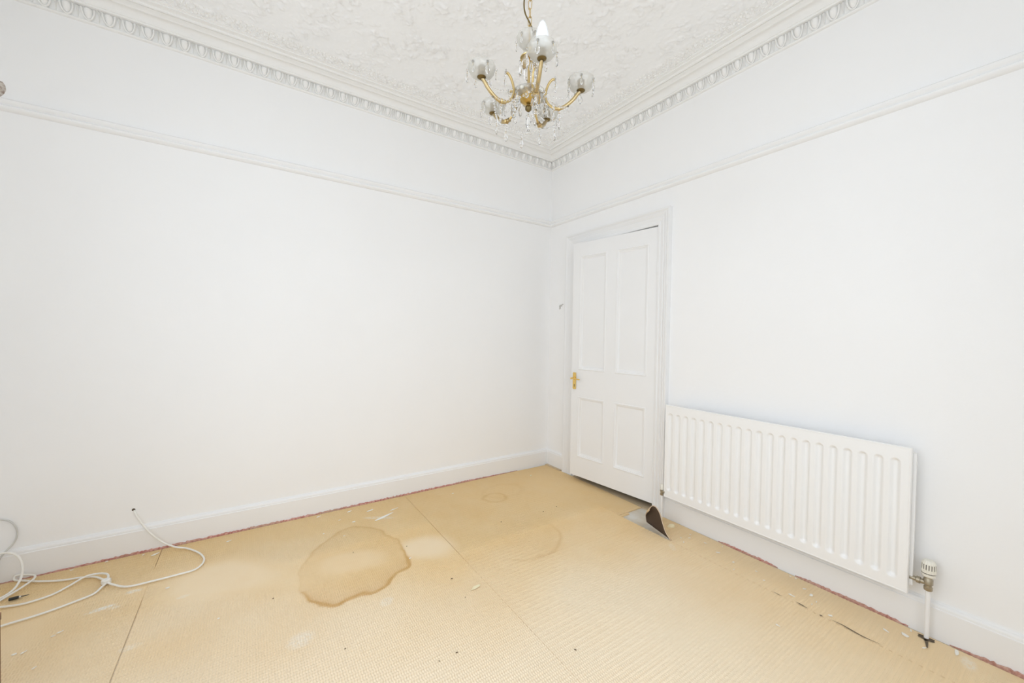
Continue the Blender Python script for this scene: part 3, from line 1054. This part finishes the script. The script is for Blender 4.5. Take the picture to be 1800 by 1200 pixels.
scatter('paint_flake', FL, FD, 'tiny white paint flake behind the curled underlay flap', 'paint flake', 'flakes by the curled flap')
o = inst('plaster_chip', CR, None, (-0.115, -1.405, -0.0008), (0, 0, -0.7), (0.055, 0.085, 3.2))
tag(o, 'cream plaster lump on the boards behind the curled underlay flap', 'plaster chip')
o = inst('plaster_chip', CR, None, (-1.466, -1.265, 0.0016), (0, 0, 0.1), (0.066, 0.05, 1))
tag(o, 'long cream sliver of plaster beside the straight underlay seam', 'plaster chip')
o = inst('plaster_chip', CR, None, (-0.342, -0.199, 0.0016), (0, 0, 0.5), (0.03, 0.04, 1))
tag(o, 'small cream plaster crumb near the room corner', 'plaster chip')
scatter('grit', [SP], [(x, y, s_ * 0.75) for x, y, s_ in DK], 'small dark crumb of grit on the tan underlay', 'grit', 'dark crumbs on the underlay', own={0: 'largest dark crumb lying inside the faint ring mark', 3: 'dark crumb lying inside the large water stain', 1: 'dark crumb beside the cream sliver of plaster'})

# ------------------------------------------------------------------ radiator
RY0, RY1, RZ0, RZ1 = -1.330, -2.484, 0.168, 0.772
rad = empty('radiator', (-0.06, (RY0 + RY1) / 2, RZ0))
tag(rad, 'long white fluted panel radiator on the wall beside the door', 'radiator')
rc = Vector(rad.location)


def rl(p):
    return (p[0] - rc.x, p[1] - rc.y, p[2] - rc.z)


XF = -0.090
ys = np.linspace(RY1 + 0.004, RY0 - 0.004, 400)
zs = np.concatenate([np.linspace(RZ0 + 0.004, 0.206, 6), np.linspace(0.210, 0.250, 14), np.linspace(0.26, 0.675, 10), np.linspace(0.685, 0.728, 14), np.linspace(0.732, RZ1 - 0.004, 6)])
YY, ZZ = np.meshgrid(ys, zs)
ph = (YY + 1.365) / 0.0536
k = np.clip(np.round(ph), -20, 0)
dyf = (ph - k) * 0.0536
half = 0.0165
zt, zb = 0.722 - half, 0.212 + half
dz_ = np.where(ZZ > zt, ZZ - zt, np.where(ZZ < zb, zb - ZZ, 0))
rr = np.sqrt(dyf ** 2 + dz_ ** 2)
depth = 0.0145 * (1 - st(rr, 0.004, half + 0.0015))
XX = XF + depth
P = np.stack([XX, YY, ZZ], -1)
front = grid_mesh('front_panel', XX - rc.x, YY - rc.y, ZZ - rc.z, M_radiator)
link(bpy.data.objects.new('front_panel', front), rad)
# rolled rim round the panel
mb = MB()
rim = [(XF, 0.004), (XF - 0.0012, 0.002), (XF - 0.001, -0.001), (XF + 0.003, -0.003), (XF + 0.012, -0.003), (XF + 0.014, 0.0)]
vs, fs = [], []
for x, d in rim:
    vs += [rl((x, RY0 - d, RZ0 + d)), rl((x, RY1 + d, RZ0 + d)), rl((x, RY1 + d, RZ1 - d)), rl((x, RY0 - d, RZ1 - d))]
for i in range(len(rim) - 1):
    for k_ in range(4):
        k2 = (k_ + 1) % 4
        fs.append((4 * i + k_, 4 * i + 4 + k_, 4 * i + 4 + k2, 4 * i + k2))
mb.add(vs, fs)
mb.build('rolled_rim', M_radiator, rad, smooth=True)
MB().box(rl((XF + 0.0155, RY1 + 0.003, RZ0 + 0.003)), rl((XF + 0.022, RY0 - 0.003, RZ1 - 0.003))).build('back_plate', M_radiator, rad)
mb = MB()
for i in range(44):
    y = RY1 + 0.045 + i * (RY0 - RY1 - 0.09) / 43
    mb.box(rl((-0.067, y - 0.001, RZ0 + 0.05)), rl((-0.035, y + 0.001, RZ1 - 0.045)))
mb.box(rl((-0.036, RY1 + 0.04, RZ0 + 0.05)), rl((-0.034, RY0 - 0.04, RZ1 - 0.045)))
mb.build('convector_fins', M_radiator, rad)
for y in (RY1 + 0.16, RY0 - 0.16):
    MB().box(rl((-0.034, y - 0.015, RZ0 + 0.05)), rl((-0.001, y + 0.015, RZ1 - 0.03))).build('wall_bracket', M_radiator, rad)
# end lug showing behind the panel at the free end
MB().box(rl((-0.066, RY1 - 0.012, RZ0 + 0.03)), rl((-0.052, RY1 + 0.02, RZ1 - 0.02))).build('end_flange', M_radiator, rad)

# thermostatic valve
vx, vy = -0.060, -2.541
tv = empty('thermostatic_valve', (vx, vy, 0))
tag(tv, 'thermostatic radiator valve with ribbed ivory head and tarnished body', 'radiator valve')
mb = MB()
mb.lathe([(0.0, 0.200), (0.012, 0.200), (0.0135, 0.203), (0.0135, 0.214), (0.011, 0.216), (0.011, 0.222), (0.0145, 0.226), (0.0145, 0.246), (0.012, 0.249), (0.012, 0.256), (0.0, 0.256)], 20)
mb.lathe([(0.0, 0.005), (0.010, 0.006), (0.010, 0.022), (0.0135, 0.023), (0.0135, 0.034), (0.009, 0.036), (0.009, 0.054), (0.0, 0.055)], 12, (0, 0, 0.229), 'y')
mb.build('valve_body', M_valve, tv, smooth=True)
mb = MB()
mb.lathe([(0.0, 0.255), (0.016, 0.256), (0.0205, 0.260), (0.0215, 0.268), (0.0215, 0.2705)], 32)
mb.lathe([(0.0185, 0.2705), (0.0185, 0.274)], 32, mi=1)
prof = [(0.0215, 0.274), (0.0218, 0.278), (0.0212, 0.306), (0.0195, 0.318), (0.014, 0.324), (0.0, 0.325)]
mb.lathe(prof, 64, fl=0.035, nf=16)
hd = mb.build('thermostat_head', [M_trv, M_dkgrey], tv, smooth=True)
mb = MB()
for i in range(16):
    a = 2 * math.pi * (i + 0.5) / 16
    c, s = math.cos(a), math.sin(a)
    r0, r1, w = 0.0185, 0.02115, 0.0013
    vs = []
    for z in (0.288, 0.309):
        for r, t in ((r0, -w), (r1, -w), (r1, w), (r0, w)):
            vs.append((r * c - t * s, r * s + t * c, z))
    mb.add(vs, [(3, 2, 1, 0), (4, 5, 6, 7), (0, 1, 5, 4), (1, 2, 6, 5), (2, 3, 7, 6), (3, 0, 4, 7)])
mb.build('head_slots', M_dkgrey, hd)
MB().lathe([(0.0078, 0.0026), (0.0078, 0.202)], 16).build('supply_pipe', M_wood_white, tv, smooth=True)
# dark broken hole in the underlay round the pipe
mb = MB()
vs = [(vx, vy, 0.0012)] + [(vx + r * math.cos(a), vy + 1.5 * r * math.sin(a), 0.0012) for a, r in [(2 * math.pi * k / 14, random.uniform(0.012, 0.022)) for k in range(14)]]
mb.add(vs, [(0, 1 + k, 1 + (k + 1) % 14) for k in range(14)])
mb.add([(vx - 0.012, vy + 0.005, 0.0012), (vx - 0.070, vy - 0.012, 0.0012), (vx - 0.068, vy - 0.016, 0.0012), (vx - 0.012, vy - 0.008, 0.0012)], [(0, 1, 2, 3)])
mb.build('pipe_hole', M_crevice, filler)

# lockshield valve at the door end
lv = empty('lockshield_valve', (-0.086, -1.3125, 0))
tag(lv, 'small lockshield valve with white cap and white pipe beside the door frame', 'radiator valve')
mb = MB()
mb.lathe([(0.0, 0.168), (0.0105, 0.168), (0.012, 0.171), (0.012, 0.181), (0.009, 0.183), (0.009, 0.190), (0.012, 0.192), (0.012, 0.203), (0.0, 0.204)], 16)
mb.lathe([(0.0, -0.004), (0.009, -0.005), (0.009, -0.022), (0.0, -0.0225)], 12, (0, 0, 0.194), 'y')
mb.build('valve_body', M_valve, lv, smooth=True)
MB().lathe([(0.0, 0.203), (0.0095, 0.204), (0.0105, 0.212), (0.0095, 0.236), (0.006, 0.240), (0.0, 0.241)], 18).build('valve_cap', M_trv, lv, smooth=True)
MB().lathe([(0.0072, 0.0004), (0.0072, 0.170)], 14).build('supply_pipe', M_wood_white, lv, smooth=True)

# ------------------------------------------------------------------ white cable
cz = 0.0065
cab = empty('aerial_cable', (-2.892, -0.02, 0))
tag(cab, 'white cable coming out of the wall, knotted and coiled on the floor', 'cable')
co = Vector(cab.location)


def cable(name, pts, r=0.0045, m=M_cable):
    P = [Vector(p) - co for p in smooth_path(pts, 7)]
    return MB().tube(P, r, 8).build(name, m, cab, smooth='all')


cable('cable_run', [(-2.892, 0.012, 0.234), (-2.884, -0.012, 0.220), (-2.862, -0.032, 0.180), (-2.832, -0.046, 0.130), (-2.800, -0.056, 0.088), (-2.757, -0.070, 0.045), (-2.705, -0.090, 0.016), (-2.652, -0.120, cz), (-2.590, -0.219, cz), (-2.566, -0.312, cz), (-2.594, -0.384, cz), (-2.668, -0.394, cz), (-2.752, -0.395, cz), (-2.843, -0.388, cz), (-2.905, -0.337, cz + 0.004), (-2.934, -0.300, 0.014)])
cable('cable_run', [(-2.934, -0.296, 0.016), (-2.960, -0.255, 0.012), (-2.999, -0.200, cz), (-3.053, -0.175, cz), (-3.113, -0.160, cz), (-3.199, -0.116, cz), (-3.268, -0.064, cz), (-3.300, -0.045, 0.010), (-3.300, -0.035, 0.024), (-3.272, -0.040, 0.024), (-3.236, -0.055, 0.018), (-3.224, -0.092, 0.016), (-3.239, -0.140, 0.014), (-3.264, -0.195, 0.012), (-3.300, -0.240, cz), (-3.37, -0.30, cz)])
cable('cable_run', [(-2.930, -0.296, 0.018), (-2.937, -0.255, 0.022), (-2.957, -0.222, 0.020), (-2.991, -0.196, 0.016), (-3.029, -0.200, 0.016), (-3.073, -0.243, 0.008), (-3.114, -0.286, cz), (-3.177, -0.305, cz), (-3.227, -0.298, cz), (-3.300, -0.270, 0.010), (-3.37, -0.20, cz)])
cable('cable_run', [(-2.930, -0.305, 0.012), (-2.942, -0.338, 0.010), (-2.960, -0.377, cz), (-3.013, -0.405, cz), (-3.074, -0.430, cz), (-3.134, -0.444, cz), (-3.193, -0.452, cz), (-3.26, -0.470, cz), (-3.37, -0.52, cz)])
cable('cable_run', [(-3.39, -0.10, 0.140), (-3.352, -0.10, 0.162), (-3.322, -0.10, 0.170), (-3.296, -0.102, 0.166), (-3.270, -0.107, 0.146), (-3.254, -0.118, 0.113), (-3.247, -0.135, 0.078), (-3.249, -0.155, 0.048), (-3.262, -0.180, 0.022), (-3.290, -0.225, 0.016), (-3.37, -0.30, 0.017)])
cable('grey_loop', [(-3.41, -0.012, 0.285), (-3.375, -0.010, 0.302), (-3.346, -0.009, 0.297), (-3.322, -0.009, 0.280), (-3.305, -0.009, 0.245), (-3.303, -0.010, 0.207), (-3.314, -0.016, 0.174), (-3.332, -0.028, 0.149), (-3.350, -0.035, 0.118), (-3.360, -0.04, 0.06), (-3.375, -0.06, 0.012)], 0.0038, M_loop_grey)  # thin grey tube looping along the wall
# the knot: a few tight turns
kn = []
for k in range(40):
    a = 2 * math.pi * k / 13.0
    kn.append((-2.934 + 0.0125 * math.cos(a), -0.300 + 0.0125 * math.sin(a), 0.008 + 0.016 * k / 39))
MB().tube([Vector(p) - co for p in kn], 0.0058, 8).build('knot', M_cable, cab, smooth='all')

pg = empty('coaxial_plug', (-3.256, -0.235, 0.0))
tag(pg, 'small black plug with a bright metal tip under the white cable', 'plug')
a = math.radians(4)
mb = MB().lathe([(0.0, 0.0), (0.0065, 0.001), (0.0068, 0.022), (0.0055, 0.030), (0.0, 0.030)], 14, (0, 0, 0.008), 'x')
mb.build('plug_body', M_black, pg, smooth=True).rotation_euler = (0, 0, a)
mb = MB().lathe([(0.0048, 0.029), (0.0048, 0.036), (0.0, 0.0365)], 14, (0, 0, 0.008), 'x')
mb.build('plug_collar', M_silver, pg, smooth=True).rotation_euler = (0, 0, a)
mb = MB().lathe([(0.0024, 0.036), (0.0022, 0.050), (0.0004, 0.060)], 10, (0, 0, 0.008), 'x')
mb.build('plug_pin', M_dkgrey, pg, smooth=True).rotation_euler = (0, 0, a)

# dark wooden cabinet just reaching into the picture
bx = empty('wooden_cabinet', (-3.10, -1.50, 0))
tag(bx, 'dark brown wooden cabinet side at the edge of the floor', 'cabinet')
ex, ey = 0.199, 0.148
MB().box((ex - 0.018, ey - 0.40, 0.002), (ex, ey, 0.47)).build('side_panel', M_brown, bx)
MB().box((-0.30, ey - 0.40, 0.002), (-0.282, ey, 0.47)).build('side_panel', M_brown, bx)
MB().box((-0.30, ey - 0.41, 0.47), (ex + 0.001, ey + 0.001, 0.488)).build('top_board', M_brown, bx)
MB().box((-0.282, ey - 0.02, 0.002), (ex - 0.018, ey - 0.008, 0.47)).build('back_board', M_brown, bx)
MB().box((-0.282, ey - 0.40, 0.05), (ex - 0.018, ey - 0.02, 0.066)).build('shelf', M_brown, bx)

# ------------------------------------------------------------------ chandelier
CX, CY = -1.494, -1.673
ch = empty('chandelier', (CX, CY, 2.126))
tag(ch, 'five-arm gilt chandelier with glass cups and hanging crystal drops', 'chandelier')
# local z = 0 at the hub

def drop_mesh(name, L, w, seg=8):
    prof = [(0.0, 0.0), (w * 0.22, -L * 0.06), (w * 0.5, -L * 0.45), (w * 0.52, -L * 0.66), (w * 0.36, -L * 0.88), (0.0, -L)]
    mb = MB()
    vs, fs = [], []
    for r, h in prof:
        for k in range(seg):
            a = 2 * math.pi * k / seg
            vs.append((r * math.cos(a), 0.55 * r * math.sin(a), h))
    for i in range(len(prof) - 1):
        for k in range(seg):
            k2 = (k + 1) % seg
            fs.append((i * seg + k, i * seg + seg + k, i * seg + seg + k2, i * seg + k2))
    mb.add(vs, fs)
    return mb.mesh(name, M_crystal)


def bead_mesh(name, r, m=None):
    return MB().lathe([(0.0, -r * 0.8), (r * 0.7, -r * 0.6), (r, 0), (r * 0.7, r * 0.6), (0.0, r * 0.8)], 8).mesh(name, m or M_crystal)


DROP = drop_mesh('crystal_drop', 0.036, 0.016)
DROP_S = drop_mesh('crystal_drop', 0.027, 0.012)
DROP_L = drop_mesh('crystal_drop', 0.060, 0.030)
BEAD = bead_mesh('crystal_bead', 0.0052)
BEAD_S = bead_mesh('crystal_bead', 0.0038)
PIN = MB().tube([(0, 0, 0.0), (0.0008, 0, -0.006), (0, 0, -0.012)], 0.0006, 5).mesh('wire_pin', M_gold)
BALL = bead_mesh('pearl_bead', 0.0085, M_trv)


def hang(par, p, kind='M', rz=0.0, beads=1):
    """a bead or two on wire with a drop below"""
    x, y, z = p
    for k in range(beads):
        inst('crystal_bead', BEAD, par, (x, y, z - 0.006 - 0.0105 * k), (0, 0, rz))
    zz = z - 0.001 - 0.0105 * beads
    inst('wire_pin', PIN, par, (x, y, zz + 0.004), (0, 0, rz))
    inst('crystal_drop', {'M': DROP, 'S': DROP_S, 'L': DROP_L}[kind], par, (x, y, zz - 0.004), (0, 0, rz))


def string(par, p0, p1, sag, n, big=False):
    p0, p1 = Vector(p0), Vector(p1)
    for k in range(n + 1):
        t = k / n
        q = p0.lerp(p1, t)
        q.z -= sag * 4 * t * (1 - t)
        inst('crystal_bead', BEAD if big and k == n // 2 else BEAD_S, par, q, (0, math.pi / 2, math.atan2(p1.y - p0.y, p1.x - p0.x)))


def cup_profile(r, h):
    out = [(0.010, 0.0), (0.025 * r / 0.05, 0.002), (0.040 * r / 0.05, 0.014 * h / 0.055), (0.048 * r / 0.05, 0.028 * h / 0.055), (0.0512 * r / 0.05, 0.040 * h / 0.055), (0.0500 * r / 0.05, 0.049 * h / 0.055), (0.0465 * r / 0.05, h)]
    inn = [(a - 0.0022, c + 0.0015) for a, c in out[::-1]]
    return out + inn


# stem, bowl, dish, finial
mb = MB().lathe([(0.0, 0.045), (0.008, 0.046), (0.0055, 0.060), (0.0045, 0.17), (0.007, 0.176), (0.009, 0.184), (0.004, 0.192), (0.004, 0.238), (0.0, 0.240)], 14)
mb.build('stem', M_gold, ch, smooth=True)
mb = MB().lathe([(0.0, -0.030), (0.014, -0.028), (0.028, -0.019), (0.038, -0.004), (0.042, 0.010), (0.042, 0.017), (0.024, 0.022), (0.012, 0.030), (0.008, 0.048), (0.0, 0.048)], 28)
mb.build('hub_bowl', M_amber, ch, smooth=True)
mb = MB().lathe([(0.040, -0.006), (0.054, 0.002), (0.064, 0.013), (0.0628, 0.014), (0.053, 0.005), (0.040, -0.003)], 36)
mb.build('glass_dish', M_frost, ch, smooth='all')
mb = MB().lathe([(0.0, -0.058), (0.004, -0.056), (0.0115, -0.049), (0.0128, -0.042), (0.010, -0.035), (0.0045, -0.032), (0.006, -0.028), (0.0, -0.027)], 18)
mb.build('finial', M_gold_dark, ch, smooth=True)
topc = MB().lathe([(a, c) for a, c in cup_profile(0.048, 0.044)], 36, fl=0.02, nf=12).build('top_cup', M_frost, ch, smooth='all', loc=(0, 0, 0.186))
for k in range(6):
    a = 2 * math.pi * (k + 0.3) / 6
    hang(topc, (0.050 * math.cos(a), 0.050 * math.sin(a), 0.030), 'S', a + math.pi / 2)
# big leaf crystals standing round the stem
for k in range(5):
    a = math.radians(30.6 + 36 + 72 * k)
    inst('leaf_crystal', DROP_L, ch, (0.034 * math.cos(a), 0.034 * math.sin(a), 0.140), (0, 0, a + math.pi / 2))
    mb = None
mb = MB()
mb.lathe([(0.0, 0.138), (0.016, 0.139), (0.034, 0.143), (0.035, 0.146), (0.016, 0.144), (0.0, 0.144)], 20)
mb.build('crystal_ring', M_gold, ch, smooth=True)
# pearls and crystals round the bowl
for k in range(5):
    a = math.radians(30.6 + 36 + 72 * k)
    inst('pearl_bead', BALL, ch, (0.060 * math.cos(a), 0.060 * math.sin(a), 0.002))
for k in range(10):
    a = math.radians(30.6 + 18 + 36 * k)
    hang(ch, (0.064 * math.cos(a), 0.064 * math.sin(a), 0.008), 'M' if k % 2 else 'L', a + math.pi / 2, 1)
hang(ch, (0, 0, -0.056), 'L', 0.6, 1)
# arms
path2 = [(0.098, 0.060), (0.088, 0.058), (0.076, 0.044), (0.068, 0.024), (0.064, 0.004), (0.068, -0.018), (0.082, -0.038), (0.104, -0.050), (0.128, -0.048), (0.150, -0.036), (0.170, -0.018), (0.184, 0.0), (0.194, 0.012), (0.196, 0.022)]
sp2 = smooth_path([(r, 0, z) for r, z in path2], 5)
ARM = MB().tube(sp2, [0.0046] * len(sp2), 10).mesh('arm', M_gold, 'all')
SHEATH = MB().tube([Vector((p.x, 0.0, p.z)) for p in sp2[34:-6]], 0.0085, 12).mesh('glass_sheath', M_crystal, 'all')
_cp = cup_profile(0.049, 0.044)
CUP = MB().lathe(_cp, 40, fl=0.02, nf=12).mesh('glass_cup', M_frost, 'all')
SOCK = MB().lathe([(0.0, -0.004), (0.009, -0.004), (0.0155, 0.000), (0.016, 0.003), (0.013, 0.008), (0.0125, 0.010), (0.0125, 0.040), (0.0, 0.041)], 20).mesh('lamp_socket', M_gold_dark, True)
ROS = MB()
for k in range(6):
    a = 2 * math.pi * k / 6
    ROS.lathe([(0.0, -0.003), (0.0045, -0.001), (0.0045, 0.001), (0.0, 0.003)], 6, (0.0068 * math.cos(a), 0.0068 * math.sin(a), 0))
ROS.lathe([(0.0, -0.003), (0.003, 0), (0.0, 0.003)], 6)
ROSETTE = ROS.mesh('crystal_rosette', M_crystal)
COLLAR = MB().lathe([(0.0, -0.005), (0.0095, -0.004), (0.0105, 0.0), (0.0095, 0.004), (0.0, 0.005)], 12).mesh('arm_collar', M_gold)
tips = []
for k in range(5):
    az = math.radians(30.6 + 72 * k)
    arm = inst('arm', ARM, ch, (0, 0, 0), (0, 0, az))
    inst('glass_sheath', SHEATH, arm)
    # short stay from the hub to the scroll
    MB().tube([(0.034, 0, 0.010), (0.050, 0, 0.014), (0.066, 0, 0.010)], 0.0038, 8).build('arm_stay', M_gold, arm, smooth='all')
    inst('crystal_rosette', ROSETTE, arm, (0.101, 0, 0.060), (0, math.pi / 2, 0))
    inst('crystal_rosette', ROSETTE, arm, (0.062, 0, -0.016), (0, math.pi / 3, 0))
    inst('arm_collar', COLLAR, arm, (0.116, 0, -0.051), (0, math.pi / 2, 0))
    hang(arm, (0.101, 0, 0.052), 'S', 0.3, 1)
    hang(arm, (0.118, 0, -0.058), 'M', 1.2, 3)
    hang(arm, (0.066, 0.0, -0.026), 'M', 0.5, 1)
    # cup with socket and its drops
    cup = inst('glass_cup', CUP, ch, (0.196 * math.cos(az), 0.196 * math.sin(az), 0.010), (0, 0, az))
    inst('lamp_socket', SOCK, cup, (0, 0, 0.0))
    for j in range(6):
        a = 2 * math.pi * (j + 0.5) / 6
        hang(cup, (0.0515 * math.cos(a), 0.0515 * math.sin(a), 0.032), 'M' if j % 2 else 'S', a + math.pi / 2, 1)
    if k == 3:
        mb = MB().lathe([(0.0, 0.030), (0.0205, 0.030), (0.0215, 0.034), (0.0215, 0.046), (0.0222, 0.049), (0.0232, 0.060), (0.0222, 0.075), (0.0185, 0.094), (0.0125, 0.112), (0.007, 0.123), (0.0, 0.127)], 24)
        tag(mb.build('candle_bulb', M_bulb, cup, smooth='all'), 'white opal candle bulb')
    # bead strings: cup to scroll, and festoon to the next arm
    n2 = az + math.radians(72)
    string(ch, (0.186 * math.cos(az), 0.186 * math.sin(az), 0.006), (0.072 * math.cos(az), 0.072 * math.sin(az), 0.006), 0.020, 10)
    p0 = (0.150 * math.cos(az), 0.150 * math.sin(az), -0.044)
    p1 = (0.150 * math.cos(n2), 0.150 * math.sin(n2), -0.044)
    string(ch, p0, p1, 0.030, 16)
    mid = ((p0[0] + p1[0]) / 2, (p0[1] + p1[1]) / 2, -0.076)
    hang(ch, mid, 'M', az + math.radians(36) + math.pi / 2, 2)
# hook, chain and cable up to the ceiling rose
ztop = ZC - 2.126 - 0.006


def link_mesh(w, h):
    pts = []
    for a in range(0, 360, 30):
        t = math.radians(a)
        pts.append((w / 2 * math.cos(t), 0, (h / 2 - w / 2) * (1 if math.sin(t) >= 0 else -1) + w / 2 * math.sin(t)))
    return MB().tube(pts, 0.0015, 6, closed=True).mesh('chain_link', M_gold, 'all')


LK = link_mesh(0.014, 0.036)
z = 0.238 + 0.014
i = 0
while z < ztop - 0.035:
    inst('chain_link', LK, ch, (0, 0, z), (0, 0, 0.6 + (math.pi / 2 if i % 2 else 0)))
    z += 0.0315
    i += 1
zl = z - 0.0315
wig = [(0.006, -0.004, 0.268)]
k = 0
zz = 0.292
while zz < zl - 0.02:
    s = 1 if k % 2 else -1
    wig.append((-0.016 * s * -1 * 0.83, 0.016 * s * -1 * 0.56, zz))
    zz += 0.055
    k += 1
wig.append((0, 0.004, zl))
wig = [(0.012, -0.008, 0.235), (0.008, -0.006, 0.255), (0.0, 0.001, 0.280), (-0.014, 0.010, 0.312), (-0.019, 0.013, 0.345), (-0.017, 0.011, 0.38), (-0.010, 0.006, 0.420), (0.006, -0.004, 0.465), (0.012, -0.008, 0.52), (0.0, 0.0, 0.58), (-0.010, 0.006, 0.63), (0.0, 0.003, ztop - 0.05)]
MB().tube(smooth_path(wig, 6), 0.0028, 8).build('flex_cable', M_gold_dark, ch, smooth='all')
MB().lathe([(0.0, ztop - 0.058), (0.010, ztop - 0.056), (0.020, ztop - 0.04), (0.045, ztop - 0.018), (0.052, ztop - 0.004), (0.052, ztop + 0.008), (0.0, ztop + 0.008)], 28).build('ceiling_rose', M_gold, ch, smooth=True)
